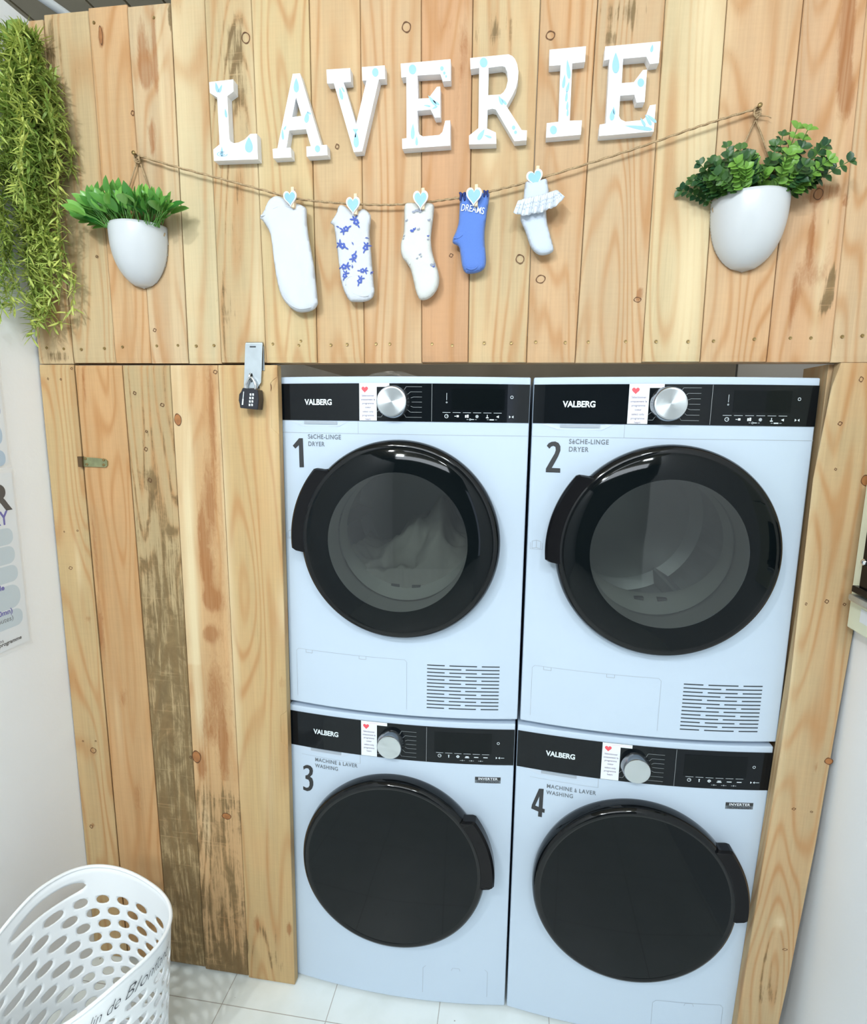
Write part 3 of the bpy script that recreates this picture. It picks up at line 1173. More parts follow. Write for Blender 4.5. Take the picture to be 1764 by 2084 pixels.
    obj('display', bm, ['glass_black', 'print_grey'], pan)
    bm = bmesh.new()
    zi = pz0 + (.013 if kind == 'dryer' else .020)
    st_ = .0232

    def circ(cx_, cz_, r, w_, a0=0, a1=2 * pi, n_=18):
        line_(bm, [(cx_ + r * cos(a0 + (a1 - a0) * k / n_), cz_ + r * sin(a0 + (a1 - a0) * k / n_)) for k in range(n_ + 1)], wdt=w_, e=E + .0006)

    def bar(xa, xb, za, zb_):
        line_(bm, [(xa, (za + zb_) / 2), (xb, (za + zb_) / 2)], wdt=abs(zb_ - za), e=E + .0006)
    for i in range(6):
        xi = dx0 + .034 + st_ * i
        if i:
            obj('button_symbol', bm, 'print_white', pan)
            bm = bmesh.new()
        bar(xi - .009, xi + .009, zi + .0080, zi + .0087)
        if i == 0:
            circ(xi, zi, .0040, .0011)
            bar(xi - .0003, xi + .003, zi, zi + .0008)
        elif kind == 'dryer':
            if i == 1:
                bar(xi - .005, xi - .001, zi - .0005, zi + .0008); bar(xi, xi + .005, zi - .002, zi + .0025)
            elif i == 2:
                bar(xi - .004, xi - .0008, zi - .003, zi + .003); bar(xi + .0002, xi + .004, zi - .003, zi + .004)
            elif i == 3:
                for k in range(8):
                    a = k * pi / 4
                    line_(bm, [(xi + .0015 * cos(a), zi + .0015 * sin(a)), (xi + .0038 * cos(a), zi + .0038 * sin(a))], wdt=.001, e=E + .0006)
                circ(xi, zi, .0015, .001)
            elif i == 4:
                bar(xi - .0008, xi + .0008, zi - .001, zi + .004); bar(xi - .003, xi + .003, zi - .0035, zi - .0015)
            else:
                f_ = bm.faces.new([bm.verts.new(on(xi + a, zi + b, E + .0006)) for a, b in ((-.003, 0), (.003, .003), (.003, -.003))])
        else:
            if i == 1:
                bar(xi - .001, xi + .001, zi - .004, zi + .002); bar(xi - .0018, xi + .0018, zi + .002, zi + .0035)
            elif i == 2:
                circ(xi, zi, .0028, .002); bar(xi - .0045, xi + .0045, zi - .0005, zi + .0005)
            elif i == 3:
                bar(xi - .0055, xi + .0055, zi - .003, zi - .001); bar(xi - .004, xi + .004, zi, zi + .002)
            else:
                bar(xi - .0055, xi + .0055, zi - .0012, zi + .0008)
    obj('button_symbol', bm, 'print_white', pan)
    bm = bmesh.new()
    px_ = x0 + .556
    circ(px_, zi + (.044 if kind == 'dryer' else .040), .0030, .0010)
    obj('power_symbol', bm, 'print_white', pan)
    bm = bmesh.new()
    # start / pause
    for dxx, sg in ((-.003, 1), (.003, -1)):
        bm.faces.new([bm.verts.new(on(px_ + dxx - .002 * sg, zi + b, E + .0006) if b else on(px_ + dxx + .002 * sg, zi, E + .0006)) for b in (-.003, 0, .003)])
    obj('start_symbol', bm, 'print_white', pan)
    bm = bmesh.new()
    if kind == 'dryer':
        circ(dx0 + .088, zi - .007, .0018, .0008); bar(dx0 + .090, dx0 + .097, zi - .0075, zi - .0062)
        bar(dx0 + .080, dx0 + .084, zi - .0072, zi - .0066); bar(dx0 + .099, dx0 + .103, zi - .0072, zi - .0066)
        obj('lock_symbol', bm, 'print_white', pan)
        bm = bmesh.new()
        bar(dx0 + .132, dx0 + .142, zi - .0082, zi - .0058)
        bar(dx0 + .126, dx0 + .130, zi - .0072, zi - .0066); bar(dx0 + .144, dx0 + .149, zi - .0072, zi - .0066)
        obj('sound_symbol', bm, 'print_white', pan)
        bm = bmesh.new()
        circ(dx0 + .034, zi + .031, .0014, .0007)
        bar(dx0 + .0335, dx0 + .0343, zi + .036, zi + .052)
    else:
        for t_ in (.092, .115, .138):
            bm = bmesh.new()
            circ(dx0 + t_, zi - .010, .0012, .0007); bar(dx0 + t_ - .006, dx0 + t_ - .003, zi - .0104, zi - .0098); bar(dx0 + t_ + .003, dx0 + t_ + .006, zi - .0104, zi - .0098)
            obj('option_symbol', bm, 'print_white', pan)
        bm = bmesh.new()
        bar(px_ + .006, px_ + .016, zi - .0006, zi + .0004)
    obj('indicator_symbol', bm, 'print_white', pan)

    # --- number and its two lines of lettering
    nzt = {1: 1.557, 2: 1.556, 3: .708, 4: .700}[num]
    nx = x0 + {1: .034, 2: .041, 3: .036, 4: .036}[num]
    nh = {1: .070, 2: .068, 3: .073, 4: .072}[num]
    bm = bmesh.new()
    org, scl, outl, hol = NUMS[num]
    gp = [(org[0] + a / scl, org[1] + b / scl) for a, b in outl]
    yn = by(x0 + .05)
    prism(bm, [xz(a, b, yn) for a, b in gp], -.0009, -.0004, holes=[[xz(org[0] + a / scl, org[1] + b / scl, yn) for a, b in h] for h in hol], yfun=lambda x, z: by(x))
    obj('number', bm, 'print_dark', root)
    bm = bmesh.new()
    ts = .0152 if kind == 'dryer' else .0152
    tx0, tz0 = {1: (.071, -.0085), 2: (.083, -.0085), 3: (.073, -.013), 4: (.077, -.013)}[num]
    tx0 += x0
    for i, s_ in enumerate(lines):
        zz = nzt + tz0 - i * .0175
        add_text(bm, s_, ts, lambda x, y, zz=zz: on(tx0 + x, zz + y, .0008), sx=.86, bold=.00022, space=1.12)
    obj('machine_lettering', bm, 'print_slate', root)

    # --- door
    ydf = by(dx)
    door_ = bpy.data.objects.new('door', None)
    C.objects.link(door_)
    door_.parent = root
    door_.location = Vector((dx, ydf, dz)) - root.location
    DT = .030 if kind == 'dryer' else .044      # how far the door stands out
    bm = bmesh.new()
    y_in = 0.020
    if kind == 'dryer':
        prof = [(R - .012, y_in), (R - .003, -.002), (R, -.010), (R - .001, -DT + .010), (R - .006, -DT), (R - .013, -DT - .004),
                (R - .018, -DT - .004)]
    else:
        prof = [(R - .012, y_in), (R - .003, -.002), (R, -.010), (R - .001, -DT + .014), (R - .006, -DT + .003), (R - .014, -DT - .001),
                (R - .020, -DT + .002)]
    lathe_y(bm, prof, 0, 0, 128)
    rim = obj('rim', bm, 'ring_black', None, smooth=True)
    rim.parent = door_
    RI = .166
    if kind == 'dryer':
        yg = -DT - .004
        bm = bmesh.new()
        lathe_y(bm, [(R - .018, yg), (RI + .05, yg - .004), (RI, yg - .006)], 0, 0, 128)
        o = obj('glass_surround', bm, 'glass_black', None, smooth=True); o.parent = door_
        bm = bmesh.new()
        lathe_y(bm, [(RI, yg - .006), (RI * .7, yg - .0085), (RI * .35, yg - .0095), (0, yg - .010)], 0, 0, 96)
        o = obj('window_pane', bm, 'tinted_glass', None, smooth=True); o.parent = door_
        # sleeve from pane back to drum
        bm = bmesh.new()
        lathe_y(bm, [(RI, yg - .005), (RI - .004, .02), (RI + .006, .06), (RI + .012, .075)], 0, 0, 96)
        o = obj('door_sleeve', bm, 'sleeve', None, smooth=True); o.parent = door_
    else:
        yg = -DT + .002
        bm = bmesh.new()
        lathe_y(bm, [(R - .020, yg), (R * .6, yg - .005), (R * .3, yg - .0065), (0, yg - .007)], 0, 0, 128)
        o = obj('door_glass', bm, 'glass_black', None, smooth=True); o.parent = door_
    # handle: a curved grip beyond the rim
    sgn = -1 if kind == 'dryer' else 1
    if kind == 'dryer':
        aa, ab = math.radians(180 - 45), math.radians(180 + 8)
    else:
        aa, ab = math.radians(41), math.radians(-6)
    bm = bmesh.new()
    nn = 40
    rows = []
    hw = .024
    for k in range(nn + 1):
        t = k / nn
        a = aa + (ab - aa) * t
        # plan of the grip: swells out quickly, ends cut at an angle
        s1 = min(1, t / .10)
        s2 = min(1, (1 - t) / .05)
        ro = R + hw * (s1 * s1 * (3 - 2 * s1)) * (s2 ** .5) - .001
        ri = R - .014
        yo = -.012
        yf = -DT - .002
        ring = []
        for (rr, yy) in ((ri, yf + .004), (ri + .004, yf), (max(ri + .006, ro - .005), yf - .001), (ro, yf + .006), (ro, yo - .004), (max(ri + .006, ro - .004), yo), (ri, yo)):
            ring.append(bm.verts.new((rr * cos(a), yy, rr * sin(a))))
        rows.append(ring)
    for k in range(nn):
        for j in range(7):
            bm.faces.new((rows[k][j], rows[k][(j + 1) % 7], rows[k + 1][(j + 1) % 7], rows[k + 1][j]))
    bm.faces.new(rows[0]); bm.faces.new(rows[-1])
    o = obj('handle', bm, 'handle_black', None, smooth=False); o.parent = door_
    if kind == 'dryer':
        # drum behind the pane
        bm = bmesh.new()
        lathe_y(bm, [(.178, by(dx) + .075), (.235, by(dx) + .12), (.235, .45), (.20, .47), (0, .47)], dx, dz, 72)
        for k in range(3):   # lifters
            a = 2 * pi * k / 3 + 1.1
            c, s = cos(a), sin(a)
            for (rr0, rr1) in ((.234, .190),):
                pts = [(rr0, -.10), (rr1, -.02), (rr1, .02), (rr0, .10)]
                va = [bm.verts.new((dx + r_ * cos(a + t_), .10, dz + r_ * sin(a + t_))) for r_, t_ in pts]
                vb = [bm.verts.new((dx + r_ * cos(a + t_), .45, dz + r_ * sin(a + t_))) for r_, t_ in pts]
                for i in range(3):
                    bm.faces.new((va[i], va[i + 1], vb[i + 1], vb[i]))
                bm.faces.new(va)
        obj('drum', bm, 'drum_steel', root, smooth=False)
        # lower lip with two sensor strips
        bm = bmesh.new()
        pr = None
        for k in range(73):
            a = 2 * pi * k / 72
            dpt = max(0, -sin(a)) ** 2
            row = [bm.verts.new((dx + r_ * cos(a), y_, dz + r_ * sin(a))) for r_, y_ in
                   ((RI - .001, .020), (RI - .001 - .022 * dpt, .045), (RI - .001 - .034 * dpt, .070), (RI - .001 - .034 * dpt, .084))]
            if pr:
                for j in range(3):
                    bm.faces.new((pr[j], pr[j + 1], row[j + 1], row[j]))
            pr = row
        obj('drum_lip', bm, 'sleeve', root, smooth=True)
        for a in (-.16, .16):
            bm = bmesh.new()
            c = Vector((dx + a * .17, .052, dz - .139))
            box(bm, c.x - .011, c.x + .011, c.y - .004, c.y + .010, c.z - .004, c.z + .006)
            obj('moisture_sensor', bm, 'gasket', root)
        # base flap
        bm = bmesh.new()
        fx0, fx1 = x0 + .024, x0 + .320
        fz1, fz0 = zlo + .150, zlo + .018
        rr = .006
        line_(bm, [(fx0, fz0), (fx0, fz1 - rr), (fx0 + rr, fz1), (fx1 - rr, fz1), (fx1, fz1 - rr), (fx1, fz0)], wdt=.0008)
        for tx in (.060, .206):
            line_(bm, [(x0 + tx - .009, fz1), (x0 + tx - .009, fz1 - .008), (x0 + tx + .009, fz1 - .008), (x0 + tx + .009, fz1)], wdt=.0012)
        obj('filter_flap', bm, 'joint', root)
        # vent: thirteen rows of slots
        bm = bmesh.new()
        vx0, vx1 = x0 + .371, x0 + .549
        vz1, vz0 = zlo + .140, zlo + .027
        for i in range(13):
            z = vz1 - (vz1 - vz0) * i / 12
            wv = vx1 - vx0
            segs = ((0, .245), (.31, .69), (.755, 1.)) if i % 2 == 0 else ((0, .475), (.535, 1.))
            for a, b in segs:
                strip(bm, vx0 + a * wv, vx0 + b * wv, z - .0013, z + .0013, 0, .0005, n_=5)
        obj('vent_grille', bm, 'slot_black', root)
    else:
        # small round-the-corner badge
        bm = bmesh.new()
        bx0, bx1, bz1 = x0 + .500, x0 + .565, zlo + .690
        strip(bm, bx0, bx1, bz1 - .0085, bz1, 0, .0005, 0, 4)
        strip(bm, bx0, bx1, bz1 - .017, bz1 - .0085, 0, .0004, 1, 4)
        add_text(bm, 'INVERTER', .0088, lambda x, y: on(bx0 + .0325 + x, bz1 - .0075 + y, .0010), sx=1.12, align='CENTER', bold=.0002, mi=2, space=1.15)
        add_text(bm, 'TECHNOLOGY', .0084, lambda x, y: on(bx0 + .0325 + x, bz1 - .0158 + y, .0010), sx=1.0, align='CENTER', bold=.0002, mi=0, space=1.0)
        obj('inverter_badge', bm, ['print_dark', 'print_slate', 'sticker'], root)
        # pump flap
        bm = bmesh.new()
        fx0, fx1 = x0 + .372, x0 + .548
        fz1, fz0 = zlo + .115, zlo + .028
        line_(bm, [(fx0, fz0), (fx0, fz1 - .008), (fx0 + .008, fz1)], wdt=.0009)
        obj('pump_flap', bm, 'joint', root)
        bm = bmesh.new()
        line_(bm, [(fx1 - .008, fz1), (fx1, fz1 - .008), (fx1, fz0)], wdt=.0009)
        obj('pump_flap', bm, 'joint', root)
        bm = bmesh.new()
        line_(bm, [(fx0 + .078, fz1 - .009), (fx0 + .081, fz1 - .001), (fx0 + .099, fz1 - .001), (fx0 + .102, fz1 - .009)], wdt=.0009)
        if num == 4:
            line_(bm, [(fx0 + .008, fz1), (fx1 - .008, fz1)], wdt=.0009)
        obj('flap_catch', bm, 'joint', root)
    if num in (1, 2):
        # little manual symbol beside the handle
        bm = bmesh.new()
        ux, uz = (x0 + .020, zlo + .452) if num == 1 else (x0 + .021, zlo + .452)
        s_ = .010
        line_(bm, [(ux, uz - s_ * .8), (ux - s_, uz - s_), (ux - s_, uz + s_ * .7), (ux, uz + s_), (ux + s_, uz + s_ * .7), (ux + s_, uz - s_), (ux, uz - s_ * .8), (ux, uz + s_)],
              wdt=.0012)
        line_(bm, [(ux - s_ - .004, uz + .004), (ux - s_ - .004, uz - s_ - .002), (ux + s_ + .004, uz - s_ - .002), (ux + s_ + .004, uz + .004)], wdt=.0009)
        obj('manual_symbol', bm, 'joint', root)
    return root, dx, dz


Z1T, Z1B, Z2T, Z2B = 1.6945, .858, .8455, .008
d1, dx1, dz1 = machine('dryer', 1, 0.0, Z1B, Z1T, 'white tumble dryer marked 1 with pale laundry behind its round door, top left', ['SèCHE-LINGE', 'DRYER'])
d2, dx2, dz2 = machine('dryer', 2, .604, Z1B, Z1T, 'white tumble dryer marked 2 with empty drum, top right beside the post', ['SèCHE-LINGE', 'DRYER'])
w3, _, _ = machine('washer', 3, -.004, Z2B, Z2T, 'white washing machine marked 3 with black glass door, below dryer 1', ['MACHINE à LAVER', 'WASHING'])
w4, _, _ = machine('washer', 4, .599, Z2B, Z2T, 'white washing machine marked 4 with black glass door, below dryer 2', ['MACHINE à LAVER', 'WASHING'])
# feet and stacking kit strips carry the machines
for r_, z0_, z1_ in ((w3, 0.0, .009), (w4, 0.0, .009)):
    cx = r_.location.x
    for sx_ in (-.24, .24):
        for y_ in (.06, .50):
            bm = bmesh.new()
            lathe = bmesh.ops.create_cone(bm, cap_ends=True, segments=20, radius1=.022, radius2=.018, depth=z1_ - z0_)
            bmesh.ops.translate(bm, verts=bm.verts, vec=(cx + sx_, y_, (z0_ + z1_) / 2))
            obj('foot', bm, 'gasket', r_)
for r_ in (d1, d2):
    bm = bmesh.new()
    cx = r_.location.x
    box(bm, cx - .285, cx + .285, .02, .54, Z2T, Z1B + .001)
    obj('stacking_tray', bm, 'enamel_shade', r_)

# laundry in dryer 1
bm = bmesh.new()
G = 40
vs = {}
for i in range(G + 1):
    for j in range(G + 1):
        a = -1 + 2 * i / G
        t = j / G
        x = dx1 + a * .17
        y = .075 + t * .28
        floor_z = dz1 - sqrt(max(0, .228 ** 2 - (a * .17) ** 2))
        peak = .085 * exp(-((a - .42) / .16) ** 2) + .150 * exp(-((a - .10) / .60) ** 2) + .03 * exp(-((a - .75) / .2) ** 2)
        h = (floor_z + .085 + peak * (0.35 + .65 * min(1, t * 2.2)))
        h += .030 * noise.noise(Vector((a * 3.1, t * 4, 2))) + .012 * noise.noise(Vector((a * 9, t * 9, 5)))
        yy = y - .03 * (1 - t) * (1 - abs(a))
        vs[i, j] = bm.verts.new((x, yy, min(h, dz1 + .17)))
for i in range(G):
    for j in range(G):
        bm.faces.new((vs[i, j], vs[i + 1, j], vs[i + 1, j + 1], vs[i, j + 1]))
fr = [bm.verts.new((vs[i, 0].co.x, vs[i, 0].co.y + .004, dz1 - sqrt(max(0, .225 ** 2 - (vs[i, 0].co.x - dx1) ** 2)))) for i in range(G + 1)]
for i in range(G):
    bm.faces.new((vs[i, 0], vs[i + 1, 0], fr[i + 1], fr[i]))
tag(obj('laundry', bm, 'laundry', smooth=True), 'crumpled pale sheet lying in the drum of dryer 1', 'laundry')

# crumpled clear bag on dryer 1
bm = bmesh.new()
nu, nv = 36, 10
pc = at(800, 765, 1, .14)
g_ = {}
for i in range(nu):
    for j in range(nv + 1):
        a = 2 * pi * i / nu
        t = j / nv * pi / 2
        r = cos(t)
        k = 1 + .18 * noise.noise(Vector((cos(a) * 2, sin(a) * 2, t * 3)))
        g_[i, j] = bm.verts.new((pc.x + .082 * r * cos(a) * k, .14 + .06 * r * sin(a) * k, Z1T + .001 + .020 * sin(t) * (1 + .5 * noise.noise(Vector((cos(a) * 3, sin(a) * 3, t))))))
for i in range(nu):
    for j in range(nv):
        try:
            bm.faces.new((g_[i, j], g_[(i + 1) % nu, j], g_[(i + 1) % nu, j + 1], g_[i, j + 1]))
        except ValueError:
            pass
tag(obj('plastic_bag', bm, 'plastic_film', smooth=True), 'crumpled clear plastic bag lying on top of dryer 1', 'bag')

# ================================================================== LETTERS
LF = W - .020   # front face of the letters


def c2(p): return (400 + p[0] / 3.528, 60 + p[1] / 3.528)
def c3(p): return (880 + p[0] / 3.528, 60 + p[1] / 3.528)


LET = [
    ('L', c2, [(90, 378), (262, 358), (265, 445), (220, 478), (235, 785), (243, 805), (265, 816), (300, 812), (345, 790), (385, 750), (432, 748), (440, 932), (125, 943),
               (120, 862), (165, 825), (148, 488), (95, 455)], [],
     [('t', 145, 415, 24, 75, -12), ('t', 172, 425, 20, 60, 20), ('t', 210, 600, 18, 66, -8), ('t', 376, 828, 58, 112, 0), ('t', 182, 878, 18, 70, 0), ('r', 185, 895, 78, 36, 0)]),
    ('A', c2, [(690, 318), (742, 315), (895, 830), (935, 828), (940, 902), (790, 912), (788, 840), (820, 838), (785, 715), (665, 725), (645, 850), (676, 848),
               (680, 918), (550, 925), (545, 858), (580, 853)], [[(713, 487), (752, 620), (685, 630)]],
     [('t', 716, 400, 40, 104, 0), ('t', 792, 628, 34, 84, 8), ('t', 808, 600, 14, 30, -60), ('t', 618, 752, 18, 80, -4), ('t', 636, 706, 14, 34, 30), ('c', 868, 857, 38, 50, 0)]),
    ('V', c2, [(932, 288), (1102, 277), (1107, 375), (1055, 380), (1145, 680), (1220, 365), (1190, 367), (1186, 270), (1350, 258), (1353, 355), (1308, 358),
               (1188, 875), (1128, 880), (985, 385), (937, 388)], [],
     [('t', 1036, 460, 26, 90, -12), ('t', 1050, 430, 14, 46, -30), ('c', 1283, 308, 46, 62, 0), ('t', 1146, 792, 40, 110, 0), ('f', 1140, 735, 40, 40, 0)]),
    ('E', c2, [(1465, 245), (1823, 213), (1823, 368), (1768, 372), (1750, 320), (1585, 330), (1590, 497), (1665, 493), (1725, 412), (1748, 410), (1750, 631),
               (1710, 633), (1680, 575), (1585, 583), (1590, 730), (1600, 755), (1625, 768), (1743, 757), (1765, 735), (1785, 655), (1820, 652), (1821, 833),
               (1477, 857), (1475, 785), (1508, 780), (1505, 340), (1470, 345)], [],
     [('c', 1550, 287, 54, 70, 0), ('c', 1761, 280, 26, 32, 0), ('c', 1778, 313, 18, 22, 0), ('c', 1791, 337, 14, 18, 0), ('t', 1690, 510, 26, 90, -38), ('t', 1718, 525, 18, 60, -55),
      ('t', 1655, 548, 14, 50, -80), ('t', 1710, 560, 16, 44, -120), ('t', 1552, 732, 30, 112, 2), ('t', 1580, 800, 20, 66, 0)]),
    ('R', c3, [(270, 205), (545, 178), (572, 190), (592, 212), (608, 250), (616, 300), (613, 360), (598, 420), (572, 475), (545, 520), (530, 550), (640, 722), (678, 725), (675, 795), (588, 802), (455, 575), (430, 568), (395, 577), (390, 710),
               (455, 740), (458, 820), (262, 825), (262, 762), (330, 708), (335, 275), (272, 285)],
     [[(402, 275), (500, 262), (522, 270), (538, 310), (540, 370), (528, 420), (510, 450), (488, 467), (398, 472)]],
     [('c', 367, 238, 56, 70, 0), ('t', 488, 508, 24, 72, -22), ('t', 512, 518, 20, 60, -40), ('c', 582, 705, 26, 30, 0), ('c', 596, 739, 22, 24, 0), ('t', 350, 755, 34, 90, 32), ('t', 398, 768, 16, 56, -70)]),
    ('I', c3, [(840, 145), (1102, 120), (1095, 232), (1003, 243), (985, 655), (1073, 652), (1065, 755), (815, 777), (820, 673), (905, 662), (920, 255), (838, 262)], [],
     [('t', 974, 285, 30, 140, -6), ('t', 944, 372, 24, 100, 8), ('t', 972, 412, 22, 80, 14), ('t', 962, 480, 20, 76, 6), ('t', 968, 545, 18, 64, 4), ('t', 970, 595, 16, 56, 4), ('c', 868, 722, 50, 62, 0)]),
    ('E', c3, [(1240, 122), (1637, 85), (1625, 240), (1560, 248), (1535, 195), (1368, 210), (1358, 385), (1445, 378), (1510, 292), (1540, 288), (1523, 520), (1465, 525),
               (1450, 468), (1347, 475), (1338, 620), (1350, 645), (1385, 662), (1505, 650), (1528, 632), (1560, 545), (1603, 538), (1588, 732), (1195, 765),
               (1200, 683), (1245, 675), (1270, 215), (1232, 222)], [],
     [('t', 1315, 240, 54, 150, 0), ('c', 1495, 382, 48, 60, 0), ('t', 1575, 135, 22, 56, 10), ('t', 1290, 612, 36, 84, 6), ('t', 1303, 582, 16, 60, -10), ('t', 1480, 705, 30, 200, -82),
      ('t', 1548, 650, 26, 90, -30), ('t', 1510, 665, 22, 70, -30), ('t', 1572, 640, 24, 90, -50)]),
]
LLAB = {0: 'white wooden letter L with blue water drops, first of the word', 1: 'white wooden letter A with blue drops, between L and V',
        2: 'white wooden letter V with blue drops, between A and E', 3: 'white wooden letter E with blue drops, between V and R',
        4: 'white wooden letter R with blue drops, above the blue sock', 5: 'white wooden letter I with a vertical run of blue drops',
        6: 'white wooden letter E with a blue splash on its foot, last of the word'}


def drop_poly(kind, w_, h_, ang):
    pts = []
    n_ = 22
    if kind == 'c':
        for k in range(n_):
            t = 2 * pi * k / n_
            pts.append((w_ / 2 * cos(t), h_ / 2 * sin(t)))
    elif kind == 't':
        for k in range(n_):
            t = 2 * pi * k / n_
            r = sin(t / 2)
            pts.append((w_ / 2 * 1.25 * sin(t) * r, -h_ / 2 * cos(t)))   # tip up (image coords: -y)
    elif kind == 'f':
        pts = [(-w_ / 2, -h_ / 2), (w_ / 2, -h_ / 2), (w_ * .1, h_ * .2), (w_ * .1, h_), (-w_ * .1, h_), (-w_ * .1, h_ * .2)]
    ca, sa = cos(math.radians(ang)), sin(math.radians(ang))
    return [(x * ca - y * sa, x * sa + y * ca) for x, y in pts]


for i, (ch, cf, pts, holes, drops) in enumerate(LET):
    P = [xz(*cf(p), LF) for p in pts]
    Hs = [[xz(*cf(p), LF) for p in h] for h in holes]
    cxm = sum(p[0] for p in P) / len(P)
    zlow = min(p[1] for p in P)
    root = thing('wooden_letter', LLAB[i], 'letter', (cxm, W, zlow), 'letters of the word on the plank wall')
    bm = bmesh.new()
    prism(bm, P, LF, W + .0005, holes=Hs)
    o = obj('letter_body', bm, 'letter_white', root)
    for (k, cx_, cy_, w_, h_, ang) in drops:
        if k == 'r':
            for s0, s1 in ((.5, .40), (.27, .17)):
                bm = bmesh.new()
                A = []; B = []
                for q in range(25):
                    t = 2 * pi * q / 25
                    for lst, r_ in ((A, s0), (B, s1)):
                        x, z = xz(*cf((cx_ + w_ * r_ * cos(t), cy_ + h_ * r_ * sin(t))), LF)
                        lst.append(bm.verts.new((x, LF - .0006, z)))
                for q in range(21):
                    bm.faces.new((A[q], A[(q + 1) % 25], B[(q + 1) % 25], B[q]))
                obj('painted_ripple', bm, 'drop_blue', root)
            continue
        bm = bmesh.new()
        pp = []
        for (a, b) in drop_poly(k, w_, h_, ang):
            x, z = xz(*cf((cx_ + a, cy_ + b)), LF)
            pp.append((x, z))
        prism(bm, pp, LF - .0006, LF)
        obj('painted_drop', bm, 'drop_blue', root)

# ================================================================== ROPE, PINS, SOCKS
yR = W - .016


def P3(u, v, y): return at(u, v, 1, y)


nl = P3(279, 316, W - .010)
nr = P3(1541, 221, W - .010)
rp = [(279, 316), (360, 340), (450, 364), (540, 388), (590, 402), (650, 410), (718, 415), (785, 417), (855, 413), (910, 406), (963, 398), (1025, 383), (1090, 366), (1200, 332),
      (1300, 300), (1400, 265), (1470, 242), (1541, 221)]
bm = bmesh.new()
path = catmull([P3(u, v, yR if 0 < k < len(rp) - 1 else W - .012) for k, (u, v) in enumerate(rp)], 14)
tube(bm, path, .0021, 6, twist=.45)
# knot at both ends
for c0 in (path[0], path[-1]):
    for q in range(3):
        loop = [Vector((c0.x + .006 * cos(t * pi / 6 + q), c0.y + .003 * sin(q + t), c0.z - .002 - .004 * q + .005 * sin(t * pi / 6 + q))) for t in range(12)]
        tube(bm, loop, .0018, 6)
tag(obj('washing_line', bm, 'twine', smooth=True), 'brown twine washing line strung between two screws across the planks', 'rope')
for (p, lab) in ((nl, 'small screw holding the left end of the twine'), (nr, 'small screw holding the right end of the twine')):
    bm = bmesh.new()
    lathe_y(bm, [(0, -.0245), (.004, -.024), (.0045, -.022), (.0018, -.020), (.0018, .004)], p.x, p.z, 16, yfun=lambda x: W)
    tag(obj('hook_screw', bm, 'screw', smooth=True), lab, 'screw')


def inpoly(p, poly):
    c = False
    j = len(poly) - 1
    for i in range(len(poly)):
        if (poly[i][1] > p[1]) != (poly[j][1] > p[1]) and \
                p[0] < (poly[j][0] - poly[i][0]) * (p[1] - poly[i][1]) / (poly[j][1] - poly[i][1] + 1e-12) + poly[i][0]:
            c = not c
        j = i
    return c


def edged(p, poly):
    best = 1e9
    px_, py_ = p
    for i in range(len(poly)):
        ax, ay = poly[i]
        bx, by_ = poly[(i + 1) % len(poly)]
        vx, vy = bx - ax, by_ - ay
        t = ((px_ - ax) * vx + (py_ - ay) * vy) / (vx * vx + vy * vy + 1e-12)
        t = max(0, min(1, t))
        best = min(best, (px_ - ax - vx * t) ** 2 + (py_ - ay - vy * t) ** 2)
    return sqrt(best)


def puff(bm, poly, yb, T, R_, step=.004, wr=None, mi=0, lean=None):
    """soft flat-ish body: outline poly (x,z) at depth yb, bulging T towards the viewer"""
    xs = [p[0] for p in poly]
    zs = [p[1] for p in poly]
    pts = [Vector(p) for p in poly]
    n0 = len(pts)
    edges = [(i, (i + 1) % n0) for i in range(n0)]
    x = min(xs)
    r = 0
    while x < max(xs):
        z = min(zs) + (step / 2 if r % 2 else 0)
        while z < max(zs):
            if inpoly((x, z), poly) and edged((x, z), poly) > step * .5:
                pts.append(Vector((x, z)))
            z += step
        x += step
        r += 1
    res = delaunay_2d_cdt(pts, edges, [], 0, 1e-8)
    V2, F2 = res[0], res[2]
    hts = []
    for v in V2:
        d = edged((v.x, v.y), poly)
        k = min(d / R_, 1)
        hts.append(sqrt(max(0, 1 - (1 - k) ** 2)))
    ln = lean or (lambda x, z: 0)
    A = [bm.verts.new((v.x, yb + ln(v.x, v.y) - T * h + (wr(v.x, v.y) * h if wr else 0), v.y)) for v, h in zip(V2, hts)]
    B = [bm.verts.new((v.x, yb + ln(v.x, v.y) + .35 * T * h, v.y)) for v, h in zip(V2, hts)]
    for f in F2:
        c = (V2[f[0]] + V2[f[1]] + V2[f[2]]) / 3
        if not inpoly(c, poly):
            continue
        bm.faces.new([A[i] for i in f]).material_index = mi
        bm.faces.new([B[i] for i in reversed(f)]).material_index = mi
    bmesh.ops.remove_doubles(bm, verts=bm.verts, dist=1e-5)
    for v in list(bm.verts):
        if not v.link_faces:
            bm.verts.remove(v)


def c4(p): return (500 + p[0] / 4.41, 340 + p[1] / 4.41)
def c5(p): return (860 + p[0] / 5.188, 320 + p[1] / 5.188)


yS = W - .022


def sockpoly(cf, pts, n_=4): return smooth_poly([xz(*cf(p), yS) for p in pts], n_)


def wrn(k, f=1.0, seed=0): return lambda x, z: k * noise.noise(Vector((x * 45 * f + seed, z * 22 * f, seed)))


